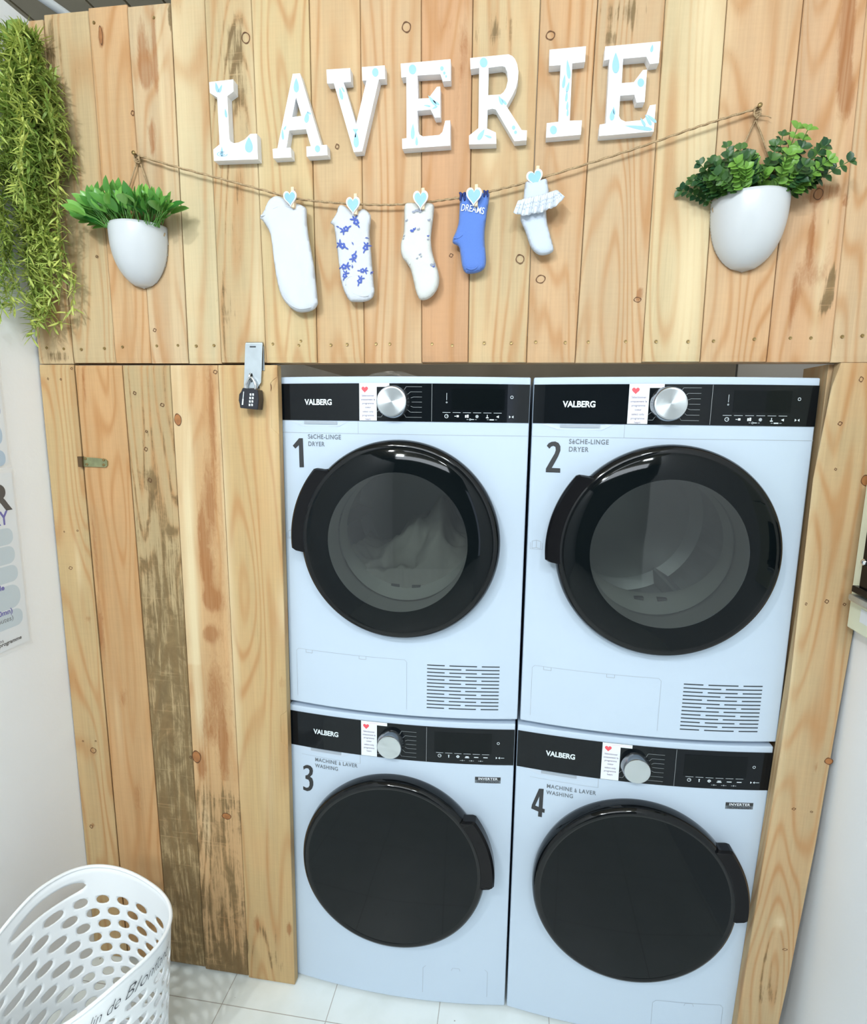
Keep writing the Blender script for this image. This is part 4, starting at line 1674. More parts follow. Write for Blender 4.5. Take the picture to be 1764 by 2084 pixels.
# 1: plain white sock
S1 = sockpoly(c4, [(245, 268), (300, 262), (350, 285), (400, 320), (455, 325), (515, 350), (545, 382), (550, 500), (565, 620), (590, 760), (615, 900), (630, 1040), (645, 1180),
                   (645, 1235), (610, 1280), (540, 1303), (465, 1300), (400, 1260), (340, 1190), (300, 1100), (270, 960), (245, 780), (225, 620), (190, 540), (150, 480), (128, 455), (170, 380), (200, 310)])
s1 = thing('white_sock', 'large plain white sock on the line, leftmost', 'sock', (xz(*c4((400, 800)), yS)[0], yS, xz(*c4((400, 1290)), yS)[1]), 'socks pegged on the twine')
bm = bmesh.new(); puff(bm, S1, yS, .010, .020, wr=wrn(.004, 1, 3)); obj('sock_body', bm, 'cotton_white', s1, smooth=True)


def ridge(name, cf, pts, r, matn, par, off=.009):
    bm = bmesh.new()
    tube(bm, catmull([Vector((xz(*cf(p), yS)[0], yS - off, xz(*cf(p), yS)[1])) for p in pts], 6), r, 6)
    return obj(name, bm, matn, par, smooth=True)


ridge('toe_seam', c4, [(335, 1055), (345, 1120), (362, 1180), (420, 1245), (500, 1280), (600, 1265)], .0009, 'cotton_white', s1)
ridge('cuff', c4, [(150, 450), (190, 440), (240, 400), (300, 370), (360, 362), (420, 372)], .0018, 'cotton_white', s1, .0085)

# 2: white sock with blue flowers
S2 = sockpoly(c4, [(835, 350), (880, 345), (930, 380), (1000, 400), (1050, 375), (1095, 400), (1122, 440), (1118, 520), (1112, 600), (1120, 700), (1130, 820), (1140, 950), (1150, 1060), (1155, 1120), (1135, 1175),
                   (1080, 1205), (1000, 1212), (935, 1200), (890, 1130), (855, 1020), (840, 900), (822, 760), (805, 620), (790, 530), (760, 500), (790, 455), (815, 410)])
s2 = thing('flowered_sock', 'white sock printed with blue flowers', 'sock', (xz(*c4((960, 800)), yS)[0], yS, xz(*c4((1000, 1205)), yS)[1]), 'socks pegged on the twine')
bm = bmesh.new(); puff(bm, S2, yS, .009, .018, wr=wrn(.003, 1, 8)); obj('sock_body', bm, 'cotton_white', s2, smooth=True)


def proud(src_obj, x, z):
    """front depth of the sock at x,z by ray cast"""
    hit, loc, nrm, idx = src_obj.ray_cast(Vector((x, -.4, z)) - Vector((0, 0, 0)), Vector((0, 1, 0)))
    return loc.y if hit else None


def front_y(par, x, z):
    b = par.children[0]
    hit, loc, nrm, idx = b.ray_cast(Vector((x, -.4, z)), Vector((0, 1, 0)))
    return (loc.y if hit else yS) - .0016


bpy.context.view_layer.update()


def decal(bm, par, poly, mi=0):
    """small printed patch draped on the front of a sock"""
    vs = [bm.verts.new((x, front_y(par, x, z), z)) for x, z in poly]
    cx_ = sum(p[0] for p in poly) / len(poly)
    cz_ = sum(p[1] for p in poly) / len(poly)
    c = bm.verts.new((cx_, front_y(par, cx_, cz_), cz_))
    for i in range(len(vs)):
        bm.faces.new((c, vs[i], vs[(i + 1) % len(vs)])).material_index = mi


def ell(cf, cx_, cy_, a, b, ang=0, n_=10):
    ca, sa = cos(math.radians(ang)), sin(math.radians(ang))
    out = []
    for k in range(n_):
        t = 2 * pi * k / n_
        x, y = a * cos(t), b * sin(t)
        out.append(xz(*cf((cx_ + x * ca - y * sa, cy_ + x * sa + y * ca)), yS))
    return out


bm = bmesh.new()
for (fx, fy, sz, leaf) in [(1003, 510, 1.0, 150), (912, 570, .95, 60), (880, 720, 1.05, 120), (1085, 738, .9, 200), (985, 812, .9, 20), (893, 905, .95, 260), (1058, 940, .8, 270), (900, 985, .8, 200),
                           (1035, 1035, .85, 200), (1118, 942, .5, 300), (848, 535, .45, 30), (985, 690, .4, 60), (985, 900, .45, 80), (1095, 630, .4, 0)]:
    if sz > .6:
        for k in range(5):
            a = 2 * pi * k / 5 + fx
            decal(bm, s2, ell(c4, fx + 17 * sz * cos(a), fy + 17 * sz * sin(a), 12 * sz, 12 * sz))
        decal(bm, s2, ell(c4, fx, fy, 6 * sz, 6 * sz), 1)
    for q in (-28, 0, 30):
        a = math.radians(leaf + q + 90)
        r = 44 * sz
        decal(bm, s2, ell(c4, fx + r * cos(a), fy + r * sin(a), 21 * sz, 7.5 * sz, math.degrees(a) + q, 8))
    a = math.radians(leaf - 90)
    if sz > .6:
        decal(bm, s2, ell(c4, fx + 42 * sz * cos(a), fy + 42 * sz * sin(a), 18 * sz, 7 * sz, math.degrees(a), 8))
obj('flower_print', bm, ['motif_blue', 'cotton_white'], s2)
ridge('toe_seam', c4, [(905, 1070), (910, 1020), (945, 992), (1010, 980), (1080, 985)], .0011, 'cotton_white', s2, .0085)
ridge('toe_seam', c4, [(915, 1060), (950, 1120), (1000, 1150), (1060, 1168), (1110, 1160)], .0011, 'cotton_white', s2, .0085)

# 3: cream baby sock
S3 = sockpoly(c4, [(1428, 340), (1490, 320), (1560, 330), (1640, 320), (1688, 345), (1685, 430), (1672, 540), (1662, 640), (1670, 740), (1695, 840), (1725, 930), (1737, 1010), (1725, 1080), (1690, 1140),
                   (1640, 1182), (1590, 1196), (1555, 1180), (1525, 1110), (1505, 1020), (1482, 930), (1450, 870), (1408, 815), (1390, 740), (1395, 670), (1415, 600), (1422, 480)])
s3 = thing('cream_sock', 'small cream sock with tiny grey animal prints', 'sock', (xz(*c4((1560, 800)), yS)[0], yS, xz(*c4((1600, 1190)), yS)[1]), 'socks pegged on the twine')
bm = bmesh.new(); puff(bm, S3, yS, .011, .018, wr=wrn(.0025, 1, 12)); obj('sock_body', bm, 'cotton_cream', s3, smooth=True)
bpy.context.view_layer.update()
bm = bmesh.new()
for (fx, fy, s_, mi) in [(1515, 420, 16, 0), (1572, 418, 15, 0), (1545, 408, 18, 0), (1500, 590, 18, 1), (1520, 575, 12, 1), (1556, 578, 12, 0), (1448, 495, 11, 0), (1648, 490, 12, 0), (1425, 630, 8, 0), (1420, 655, 7, 0), (1640, 630, 9, 1),
                         (1640, 660, 9, 0), (1570, 800, 10, 0), (1545, 835, 8, 0), (1580, 820, 8, 0), (1680, 890, 20, 0), (1690, 905, 9, 1)]:
    decal(bm, s3, ell(c4, fx, fy, s_, s_ * .65, 20 * mi), mi)
    decal(bm, s3, ell(c4, fx + s_ * .9, fy - s_ * .7, s_ * .4, s_ * .6, 0), mi)
obj('animal_print', bm, ['motif_grey', 'motif_blue'], s3)
ridge('heel_fold', c4, [(1530, 775), (1500, 830), (1475, 880)], .0012, 'cotton_cream', s3, .0085)

# 4: blue sock with writing and navy bows
S4 = sockpoly(c5, [(402, 395), (470, 375), (560, 372), (640, 378), (700, 378), (702, 440), (690, 520), (672, 640), (655, 780), (655, 900), (665, 1010), (670, 1100), (650, 1175), (590, 1215), (520, 1230), (460, 1225), (425, 1180), (405, 1090),
                   (395, 1000), (375, 940), (318, 905), (322, 850), (352, 780), (378, 690), (388, 560)])
s4 = thing('blue_sock', 'blue sock lettered DREAMS with navy bows at its cuff', 'sock', (xz(*c5((530, 800)), yS)[0], yS, xz(*c5((520, 1230)), yS)[1]), 'socks pegged on the twine')
bm = bmesh.new(); puff(bm, S4, yS, .010, .018, wr=wrn(.0025, 1, 18)); obj('sock_body', bm, 'cotton_blue', s4, smooth=True)
bpy.context.view_layer.update()
bm = bmesh.new()
pa = Vector(xz(*c5((402, 580)), yS)); pb = Vector(xz(*c5((640, 618)), yS))
ud = (pb - pa).normalized(); vd = Vector((-ud.y, ud.x))


def onsock(x, y):
    q = pa + ud * x + vd * y
    return (q.x, front_y(s4, q.x, q.y) - .0004, q.y)


add_text(bm, 'DREAMS', .0185, onsock, sx=.72, bold=.0001, space=1.0)
obj('sock_lettering', bm, 'print_white', s4)
for cx_, cy_, k_ in ((425, 410, 1), (670, 385, .8)):
    bm = bmesh.new()
    for sg in (-1, 1):
        pl = smooth_poly([xz(*c5((cx_ + sg * a * k_, cy_ + b * k_)), yS) for a, b in ((0, -6), (22, -24), (38, -14), (30, 12), (34, 60), (16, 70), (4, 20))], 3)
        puff(bm, pl, yS - .010, .003, .004, step=.002)
    obj('navy_bow', bm, 'bow_navy', s4, smooth=True)
ridge('heel_fold', c5, [(330, 868), (380, 868), (425, 835)], .0012, 'cotton_blue', s4, .0095)
ridge('toe_fold', c5, [(460, 1180), (510, 1198), (560, 1185), (590, 1150)], .0012, 'cotton_blue', s4, .0095)

# 5: pale sock with a lace frill
S5 = sockpoly(c5, [(1085, 268), (1150, 262), (1230, 245), (1305, 228), (1322, 300), (1335, 380), (1325, 470), (1305, 560), (1312, 680), (1335, 780), (1362, 880), (1382, 960), (1370, 1000), (1310, 1030), (1240, 1035), (1185, 1005),
                   (1140, 950), (1110, 870), (1080, 780), (1045, 700), (1030, 650), (1045, 540), (1065, 420)])
s5 = thing('frilled_sock', 'pale blue sock with a white lace frill, rightmost on the line', 'sock', (xz(*c5((1200, 600)), yS)[0], yS, xz(*c5((1250, 1035)), yS)[1]), 'socks pegged on the twine')
bm = bmesh.new(); puff(bm, S5, yS, .009, .016, wr=wrn(.002, 1, 23)); obj('sock_body', bm, 'cotton_pale', s5, smooth=True)
# frill: a gathered ruffled band standing off the sock
bm = bmesh.new()
topc = [(1058, 440), (1120, 425), (1200, 408), (1270, 392), (1340, 372), (1400, 352)]
botc = [(962, 585), (1075, 612), (1170, 588), (1240, 582), (1320, 545), (1400, 515), (1500, 415)]
T_ = catmull([Vector((*c5(p), 0)) for p in ([(1010, 462)] + topc[1:] + [(1430, 355)])], 12)
B_ = catmull([Vector((*c5(p), 0)) for p in botc], 12)
nF = 90
rows = []
for k in range(nF + 1):
    s_ = k / nF
    a = T_[min(int(s_ * (len(T_) - 1)), len(T_) - 1)]
    b = B_[min(int(s_ * (len(B_) - 1)), len(B_) - 1)]
    row = []
    for j in range(9):
        t = j / 8
        uu = a.x + (b.x - a.x) * t
        vv = a.y + (b.y - a.y) * t + (1.8 * abs(sin(s_ * pi * 10)) * t if j == 8 else 0)
        y_ = yS - .010 - .010 * t - .005 * t * sin(s_ * 2 * pi * 6)
        q = at(uu, vv, 1, y_)
        row.append(bm.verts.new(q))
    rows.append(row)
for k in range(nF):
    for j in range(8):
        bm.faces.new((rows[k][j], rows[k + 1][j], rows[k + 1][j + 1], rows[k][j + 1]))
fr_ = obj('lace_frill', bm, 'lace', s5, smooth=True, recalc=False)
sd = fr_.modifiers.new('s', 'SOLIDIFY'); sd.thickness = .0012
bm = bmesh.new()
rnd = random.Random(4)
for k in range(26):
    s_ = .04 + .92 * k / 25
    for t in (.35, .62):
        a = T_[int(s_ * (len(T_) - 1))]; b = B_[int(s_ * (len(B_) - 1))]
        tt = t + rnd.uniform(-.06, .06)
        uu = a.x + (b.x - a.x) * tt; vv = a.y + (b.y - a.y) * tt
        y_ = yS - .010 - .010 * tt - .005 * tt * sin(s_ * 2 * pi * 6) - .0022
        bm.faces.new([bm.verts.new(at(uu + 1.5 * cos(q * pi / 4), vv + 1.5 * sin(q * pi / 4), 1, y_)) for q in range(8)])
obj('eyelets', bm, 'lace_hole', fr_)


def heart_pts(cx_, cz_, w_, h_, ang=0.0, n_=36):
    out = []
    for k in range(n_):
        t = 2 * pi * k / n_
        x = sin(t) ** 3 * w_ / 2
        z = (13 * cos(t) - 5 * cos(2 * t) - 2 * cos(3 * t) - cos(4 * t)) / 29. * h_ + h_ * .09
        out.append((cx_ + x * cos(ang) - z * sin(ang), cz_ + x * sin(ang) + z * cos(ang)))
    return out


PINS = [(590, 405, 28, 31, 0.05, 'heart clothes peg holding the plain white sock'),
        (718, 419, 29, 34, 0.0, 'heart clothes peg holding the flowered sock'),
        (855.5, 408, 31, 37, 0.0, 'heart clothes peg holding the cream sock'),
        (964, 401, 32, 36, -0.03, 'heart clothes peg holding the blue sock'),
        (1089, 364, 33, 34, 0.25, 'heart clothes peg half hidden behind the frilled sock cuff')]
for i, (u, v, w_, h_, ang, lab) in enumerate(PINS):
    yp = yS - .021 if i < 4 else yS - .004
    c = at(u, v, 1, yp)
    sc_ = (c - CAM).dot(FW) / FPX
    root = thing('clothes_peg', 'small wooden ' + lab, 'clothes peg', (c.x, yp, c.z), 'heart clothes pegs on the twine')
    bm = bmesh.new()
    for yy in ((yp + .003, yp + .008), (yp + .011, yp + .016)) if i < 4 else ((yp + .002, yp + .006), (yp + .008, yp + .012)):
        box(bm, c.x + .001, c.x + .008, yy[0], yy[1], c.z - .016, c.z + .026, bev=.001)
    obj('peg_body', bm, 'pin_wood', root)
    bm = bmesh.new()
    tube(bm, [Vector((c.x - .0005, yp + .0095, c.z + .003)), Vector((c.x + .0095, yp + .0095, c.z + .003))], .0028, 8)
    obj('spring', bm, 'zinc', root)
    bm = bmesh.new()
    prism(bm, heart_pts(c.x, c.z, w_ * sc_, h_ * sc_, ang), yp, yp + .0035)
    obj('heart_plaque', bm, 'letter_white', root)
    bm = bmesh.new()
    prism(bm, heart_pts(c.x, c.z, w_ * sc_ * .80, h_ * sc_ * .80, ang), yp - .0008, yp)
    obj('blue_heart', bm, 'heart_blue', root)


# ================================================================== POTS AND PLANTS
def leaf(bm, base, d, up, ln, wd, lay, shade, curl=.15, n_=5):
    """pointed leaf with a folded midrib"""
    d = d.normalized()
    side = d.cross(up)
    if side.length < 1e-3:
        side = d.cross(Vector((1, 0, .3)))
    side.normalize()
    nrm = side.cross(d).normalized()
    rows = []
    for k in range(n_ + 1):
        t = k / n_
        w_ = wd * sin(pi * min(1, t * .93 + .04)) ** .8 * (1 if t < .99 else .05)
        c = base + d * (ln * t) - nrm * (curl * ln * t * t)
        rows.append((bm.verts.new(c - side * w_ / 2 + nrm * w_ * .16), bm.verts.new(c), bm.verts.new(c + side * w_ / 2 + nrm * w_ * .16)))
    for k in range(n_):
        a, b = rows[k], rows[k + 1]
        for q in ((a[0], a[1], b[1], b[0]), (a[1], a[2], b[2], b[1])):
            f = bm.faces.new(q)
            f.smooth = True
            for lp in f.loops:
                lp[lay] = (shade, shade, shade, 1)


def stem(bm, pts, r, lay, shade):
    n0 = len(bm.faces)
    tube(bm, pts, r, 5)
    bm.faces.ensure_lookup_table()
    for f in bm.faces[n0:]:
        for lp in f.loops:
            lp[lay] = (shade, shade, shade, 1)


def wall_pot(root, cx, zt, hw, depth, h):
    """pot flat against the wall, D-shaped rim, tapering to a rounded bottom"""
    bm = bmesh.new()
    n_, m_ = 40, 22
    g = {}
    for j in range(m_ + 1):
        t = j / m_
        k = max(0, 1 - t ** 2.7) ** .54
        z = zt - h * t
        for i in range(n_ + 1):
            a = pi + pi * i / n_
            g[j, i] = bm.verts.new((cx + hw * k * cos(a), W - .003 + depth * (k ** 1.15) * sin(a), z))
    for j in range(m_):
        for i in range(n_):
            bm.faces.new((g[j, i], g[j, i + 1], g[j + 1, i + 1], g[j + 1, i]))
    # back
    bk = [g[j, 0] for j in range(m_ + 1)] + [g[j, n_] for j in range(m_, -1, -1)]
    bmesh.ops.remove_doubles(bm, verts=bm.verts, dist=1e-5)
    back = []
    for j in range(m_):
        z0_, z1_ = zt - h * j / m_, zt - h * (j + 1) / m_
        ks = []
        for t in (j / m_, (j + 1) / m_):
            ks.append(max(0, 1 - t ** 2.7) ** .54)
        quad(bm, ((cx - hw * ks[0], W - .003, z0_), (cx + hw * ks[0], W - .003, z0_), (cx + hw * ks[1] + 1e-4, W - .003, z1_), (cx - hw * ks[1] - 1e-4, W - .003, z1_)))
    bmesh.ops.remove_doubles(bm, verts=bm.verts, dist=2e-5)
    p = obj('pot', bm, 'pot_white', root, smooth=True)
    sd = p.modifiers.new('s', 'SOLIDIFY'); sd.thickness = .003; sd.offset = -1
    bm = bmesh.new()
    vs = [bm.verts.new((cx + hw * .96 * cos(pi + pi * i / 30), W - .004 + depth * .94 * sin(pi + pi * i / 30), zt - .010)) for i in range(31)]
    bm.faces.new(vs)
    obj('soil', bm, 'soil', root)


# left pot, bright broad leaves
PL = thing('potted_plant', 'small white wall pot with bright green broad leaves, left of the socks', 'potted plant', (-.275, W, 1.90), 'white wall pots')
PLc = (-.3180, 2.029, .0680, .068, .133)
wall_pot(PL, *PLc)
bm = bmesh.new()
lay = bm.loops.layers.float_color.new('shade')
rnd = random.Random(12)
for k in range(150):
    a = rnd.uniform(0, 1)
    bx = PLc[0] + (a - .5) * 2 * .066
    by_ = W - .006 - rnd.uniform(.004, .062) * sqrt(max(0, 1 - ((bx - PLc[0]) / .08) ** 2))
    base = Vector((bx, by_, PLc[1] - .008))
    out = Vector(((bx - PLc[0]) * 9 + rnd.uniform(-.35, .35), -.15 + rnd.uniform(-.75, .25), rnd.uniform(.45, 1.25)))
    ln = rnd.uniform(.028, .052)
    if abs(out.x) > .55:
        out.z *= .6
        ln *= 1.15
    tip = base + out.normalized() * ln
    if tip.y > W - .006:
        tip.y = W - .008
    stem(bm, [base, (base + tip) / 2 + Vector((0, 0, .004)), tip], .0008, lay, .5)
    d = (out.normalized() + Vector((rnd.uniform(-.5, .5), rnd.uniform(-.6, .05), rnd.uniform(-.25, .35)))).normalized()
    L_ = rnd.uniform(.030, .046)
    if (tip + d * L_).y > W - .004:
        d.y = -abs(d.y)
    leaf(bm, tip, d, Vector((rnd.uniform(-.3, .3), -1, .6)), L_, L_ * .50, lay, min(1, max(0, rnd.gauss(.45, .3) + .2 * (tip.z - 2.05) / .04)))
# a few leaves reaching left
for (du, dz_, l_) in ((-.105, .022, .042), (-.098, .004, .040), (-.112, .045, .036), (-.085, -.004, .036), (.082, .030, .034), (.086, .012, .030), (-.092, .058, .034)):
    tip = Vector((PLc[0] + du * .72, W - .035, PLc[1] + dz_ * .8))
    stem(bm, [Vector((PLc[0] + du * .4, W - .03, PLc[1] - .006)), tip], .0009, lay, .5)
    leaf(bm, tip, Vector((du, -.02, dz_ * .4)), Vector((0, -1, .8)), l_, l_ * .48, lay, .55)
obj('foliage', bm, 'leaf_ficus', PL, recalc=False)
bm = bmesh.new()
for sx_ in (-1, 1):
    e = Vector((PLc[0] + sx_ * PLc[2] * .93, W - .010, PLc[1] - .010))
    p0 = Vector((nl.x, W - .006, nl.z - .003))
    tube(bm, [p0 + (e - p0) * t / 10 for t in range(11)], .0016, 6, twist=.5)
    tube(bm, [e + Vector((0, 0, 0)), e + Vector((sx_ * .004, -.004, -.006)), e + Vector((sx_ * .002, -.006, -.012))], .0018, 6)
obj('hanging_twine', bm, 'twine', PL, smooth=True)

# right pot, small round leaves
PR = thing('potted_plant', 'white wall pot with dark small-leaved greenery, right of the letters', 'potted plant', (1.0, W, 1.88), 'white wall pots')
PRc = (1.0130, 2.038, .0720, .072, .136)
wall_pot(PR, *PRc)
bm = bmesh.new()
lay = bm.loops.layers.float_color.new('shade')
rnd = random.Random(5)
SP = []
for k in range(46):
    a = rnd.uniform(-1, 1)
    base = Vector((PRc[0] + a * .062, W - .008 - rnd.uniform(.0, .055) * sqrt(1 - a * a * .8), PRc[1] - .008))
    out = Vector((a * 1.05 + rnd.uniform(-.35, .35), rnd.uniform(-.75, .1), rnd.uniform(.35, 1.15)))
    SP.append((base, out.normalized(), rnd.uniform(.045, .085)))
for (ex, ez, ey) in ((.125, .060, -.055), (.120, .092, -.045), (.155, .042, -.06), (-.085, .055, -.05), (-.100, .035, -.045), (-.075, .080, -.05), (.085, .100, -.05), (.070, .112, -.045), (.10, .075, -.07),
                     (.03, .095, -.05), (-.02, .072, -.05), (-.11, .05, -.06), (.06, .085, -.06), (.09, .11, -.04), (-.035, .085, -.035), (.05, .10, -.04)):
    base = Vector((PRc[0] + ex * .35, W - .03, PRc[1] - .006))
    tgt = Vector((PRc[0] + ex, W + ey + .01, PRc[1] + ez))
    SP.append((base, (tgt - base).normalized(), (tgt - base).length))
for (base, d, ln) in SP:
    bend = Vector((rnd.uniform(-.2, .2), rnd.uniform(-.2, .0), rnd.uniform(-.25, .1)))
    pts = []
    for t in range(9):
        s_ = t / 8
        p = base + d * ln * s_ + bend * ln * s_ * s_ * .6
        p.y = min(p.y, W - .006)
        pts.append(p)
    stem(bm, pts, .0008, lay, .35)
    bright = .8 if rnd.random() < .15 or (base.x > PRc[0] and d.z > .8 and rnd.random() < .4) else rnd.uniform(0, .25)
    for t in range(2, 9):
        for sg in (-1, 1):
            q = pts[t]
            dd = Vector((d.z * sg, rnd.uniform(-.7, 0.1), -d.x * sg)) + d * .5
            L_ = rnd.uniform(.012, .019)
            if q.y + dd.normalized().y * L_ > W - .004:
                dd.y = -abs(dd.y)
            leaf(bm, q, dd, Vector((rnd.uniform(-.5, .5), -1, rnd.uniform(.1, .9))), L_, L_ * .80, lay, min(1, max(0, bright + rnd.uniform(-.12, .15))), n_=4)
    leaf(bm, pts[-1], d, Vector((0, -1, .5)), .013, .009, lay, bright)
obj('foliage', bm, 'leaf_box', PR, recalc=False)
bm = bmesh.new()
for sx_ in (-1, 1):
    e = Vector((PRc[0] + sx_ * PRc[2] * .93, W - .010, PRc[1] - .010))
    p0 = Vector((nr.x, W - .006, nr.z - .018))
    tube(bm, [p0 + (e - p0) * t / 12 for t in range(13)], .0017, 6, twist=.5)
    tube(bm, [e, e + Vector((sx_ * .004, -.004, -.006)), e + Vector((sx_ * .002, -.006, -.014))], .0018, 6)
tube(bm, [Vector((nr.x, W - .008, nr.z)), Vector((nr.x + .001, W - .008, nr.z - .018))], .0035, 7)
tube(bm, [Vector((nr.x + .004, W - .008, nr.z - .012)), Vector((nr.x + .02, W - .009, nr.z - .014)), Vector((nr.x + .026, W - .012, nr.z - .019))], .0010, 5)
obj('hanging_twine', bm, 'twine', PR, smooth=True)

# ---- garland
bm = bmesh.new()
lay = bm.loops.layers.float_color.new('shade')
rnd = random.Random(21)


def gar_bounds(z):
    # right-hand edge and left-hand edge of the hanging mass at height z
    tabR = [(1.80, -.572), (1.84, -.500), (1.90, -.478), (2.0, -.480), (2.12, -.480), (2.24, -.470), (2.35, -.492), (2.42, -.530), (2.47, -.560)]
    tabL = [(1.80, -.585), (1.90, -.595), (1.98, -.612), (2.38, -.600), (2.47, -.575)]

    def it(tab):
        if z <= tab[0][0]: return tab[0][1]
        for i in range(len(tab) - 1):
            if tab[i][0] <= z <= tab[i + 1][0]:
                t = (z - tab[i][0]) / (tab[i + 1][0] - tab[i][0])
                return tab[i][1] + t * (tab[i + 1][1] - tab[i][1])
        return tab[-1][1]
    return it(tabL), it(tabR)


strands = []
for k in range(46):
    x0_ = -.545 + rnd.uniform(-.022, .018)
    y0_ = -.060 + rnd.uniform(-.02, .02)
    zend = rnd.choice([1.80, 1.85, 1.9, 1.95, 2.0, 2.08, 2.15, 2.2]) + rnd.uniform(-.02, .03)
    if rnd.random() < .35:
        yt = rnd.uniform(-.19, -.08)
        zend = max(zend, 2.0 + rnd.uniform(0, .15))
    else:
        yt = rnd.uniform(-.095, -.045)
    s_ = rnd.random()
    pts = []
    nst = 26
    for t in range(nst + 1):
        q = t / nst
        z = 2.435 - (2.435 - zend) * q
        l_, r_ = gar_bounds(z)
        x = x0_ + (l_ + (r_ - l_) * s_ - x0_) * min(1, q * 3.5)
        x += .010 * sin(q * 9 + k)
        y = y0_ + (yt - y0_) * min(1, q * 3) + .008 * cos(q * 7 + k * 2)
        pts.append(Vector((max(x, XL + .006), min(y, W - .006), z)))
    strands.append(pts)
# loose sprays on the side wall near the bottom left
for k in range(12):
    x0_, y0_, z0_ = -.600, rnd.uniform(-.13, -.06), rnd.uniform(2.0, 2.25)
    strands.append([Vector((max(XL + .006, x0_ - .012 * sin(t * .5)), y0_ - .012 * t * .35 + .01 * sin(t + k), z0_ - .022 * t)) for t in range(10)])
for pts in strands:
    stem(bm, pts, .0008, lay, .35)
    base_sh = rnd.uniform(.05, .6)
    for i in range(1, len(pts)):
        for q in range(7):
            b = pts[i - 1].lerp(pts[i], rnd.random())
            d = Vector((rnd.uniform(-1, 1), rnd.uniform(-1.0, .35), rnd.uniform(-.9, .6)))
            L_ = rnd.uniform(.018, .036)
            e = b + d.normalized() * L_
            if e.y > W - .003: d.y = -abs(d.y)
            if e.x < XL + .004: d.x = abs(d.x)
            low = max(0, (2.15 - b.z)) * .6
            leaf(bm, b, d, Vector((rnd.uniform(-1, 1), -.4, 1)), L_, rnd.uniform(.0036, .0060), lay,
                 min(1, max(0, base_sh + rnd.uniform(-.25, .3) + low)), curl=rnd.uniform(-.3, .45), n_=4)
# hook plate it hangs from
GR = thing('hanging_garland', 'long trailing garland of narrow green leaves hanging in the left corner', 'artificial plant', (-.56, W, 2.47))
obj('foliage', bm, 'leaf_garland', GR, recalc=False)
bm = bmesh.new()
box(bm, -.596, -.560, -.060, W - .001, 2.425, 2.470, bev=.006)
obj('hanger', bm, 'leaf_garland', GR)


# ================================================================== HASP, PADLOCK, CATCH
HP = thing('hasp', 'zinc hasp plate bridging the header planks and the door', 'latch', (-.05, W, 1.70))
yh = W - .010
a_ = xz(499, 700, yh); b_ = xz(534, 698, yh); c_ = xz(531, 778, yh); d_ = xz(523, 790, yh); e_ = xz(496, 790, yh)
kc = xz(512, 768, yh)
bm = bmesh.new()
slot = [(kc[0] + .003 * cos(t), kc[1] + .012 * sin(t)) for t in [2 * pi * k / 14 for k in range(14)]]
prism(bm, [a_, b_, c_, d_, e_], yh, yh + .0022, holes=[slot])
obj('hasp_plate', bm, 'zinc', HP)
bm = bmesh.new()
x0_, x1_ = a_[0], b_[0]
box(bm, x0_ + .003, x1_ - .0005, W - .0035, W - .0002, a_[1] - .060, a_[1] - .004, bev=.0006)
tube(bm, [Vector((x0_ + .001, W - .006, a_[1] + .0005)), Vector((x1_ - .001, W - .006, a_[1] + .0005))], .0042, 10)
obj('hinge_leaf', bm, 'zinc', HP)
bm = bmesh.new()
box(bm, kc[0] - .015, kc[0] + .016, W - .0035, W - .0002, kc[1] - .026, kc[1] + .014, bev=.0006)
# staple ring through the slot
ring = [Vector((kc[0] - .001, W - .002 - .017 * sin(pi * t / 10), kc[1] + .001 - .010 * cos(pi * t / 10))) for t in range(11)]
tube(bm, ring, .0022, 8)
obj('staple', bm, 'chrome', HP)
bm = bmesh.new()
box(bm, x0_ + .011, x0_ + .026, yh - .0004, yh + .0005, a_[1] - .008, a_[1] - .005)
obj('hinge_slot', bm, 'slot_black', HP)

PK = thing('padlock', 'black combination padlock with four number wheels hanging from the hasp', 'padlock', (-.05, W, 1.61))
yk = W - .034
bm = bmesh.new()
pk = [xz(*p, yk) for p in ((493, 789), (524, 793), (526, 812), (524, 834), (488, 830), (487, 822), (485, 815), (486, 802), (490, 797))]
prism(bm, pk, yk, W - .006)
o = obj('lock_body', bm, 'lock_black', PK)
bv = o.modifiers.new('b', 'BEVEL'); bv.width = .0022; bv.segments = 3; bv.limit_method = 'ANGLE'
bm = bmesh.new()
s0 = Vector((xz(500, 792, W - .018)[0], W - .018, xz(500, 792, W - .018)[1]))
s1_ = Vector((xz(519, 794, W - .018)[0], W - .018, xz(519, 794, W - .018)[1]))
top = Vector((kc[0] + .001, W - .016, kc[1] - .003))
tube(bm, catmull([s0, s0.lerp(top, .5) + Vector((-.005, 0, 0)), top + Vector((0, 0, .003)), s1_.lerp(top, .5) + Vector((.006, -.001, 0)), s1_], 6), .0026, 8)
obj('shackle', bm, 'chrome', PK, smooth=True)
for i in range(4):
    bm = bmesh.new()
    cu = (512.5 - .7 * i, 803 + 7.0 * i)
    for dx_, w2 in ((-2.6, 2.2), (2.6, 2.2)):
        q = xz(cu[0] + dx_, cu[1], yk)
        box(bm, q[0] - w2 / 1150, q[0] + w2 / 1150, yk - .0006, yk, q[1] - .0026, q[1] + .0026)
    obj('number_wheel', bm, 'print_white', PK)
bm = bmesh.new()
q0 = Vector(xz(496, 797, yk)); q1 = Vector(xz(493.5, 824, yk))
for t0, t1, wv in ((0, .55, .0009), (.55, 1, .0017)):
    pa_, pb_ = q0.lerp(q1, t0), q0.lerp(q1, t1)
    quad(bm, ((pa_.x - wv, yk - .0006, pa_.y), (pa_.x + wv, yk - .0006, pa_.y), (pb_.x + wv, yk - .0006, pb_.y), (pb_.x - wv, yk - .0006, pb_.y)))
obj('lock_stripe', bm, 'print_white', PK)

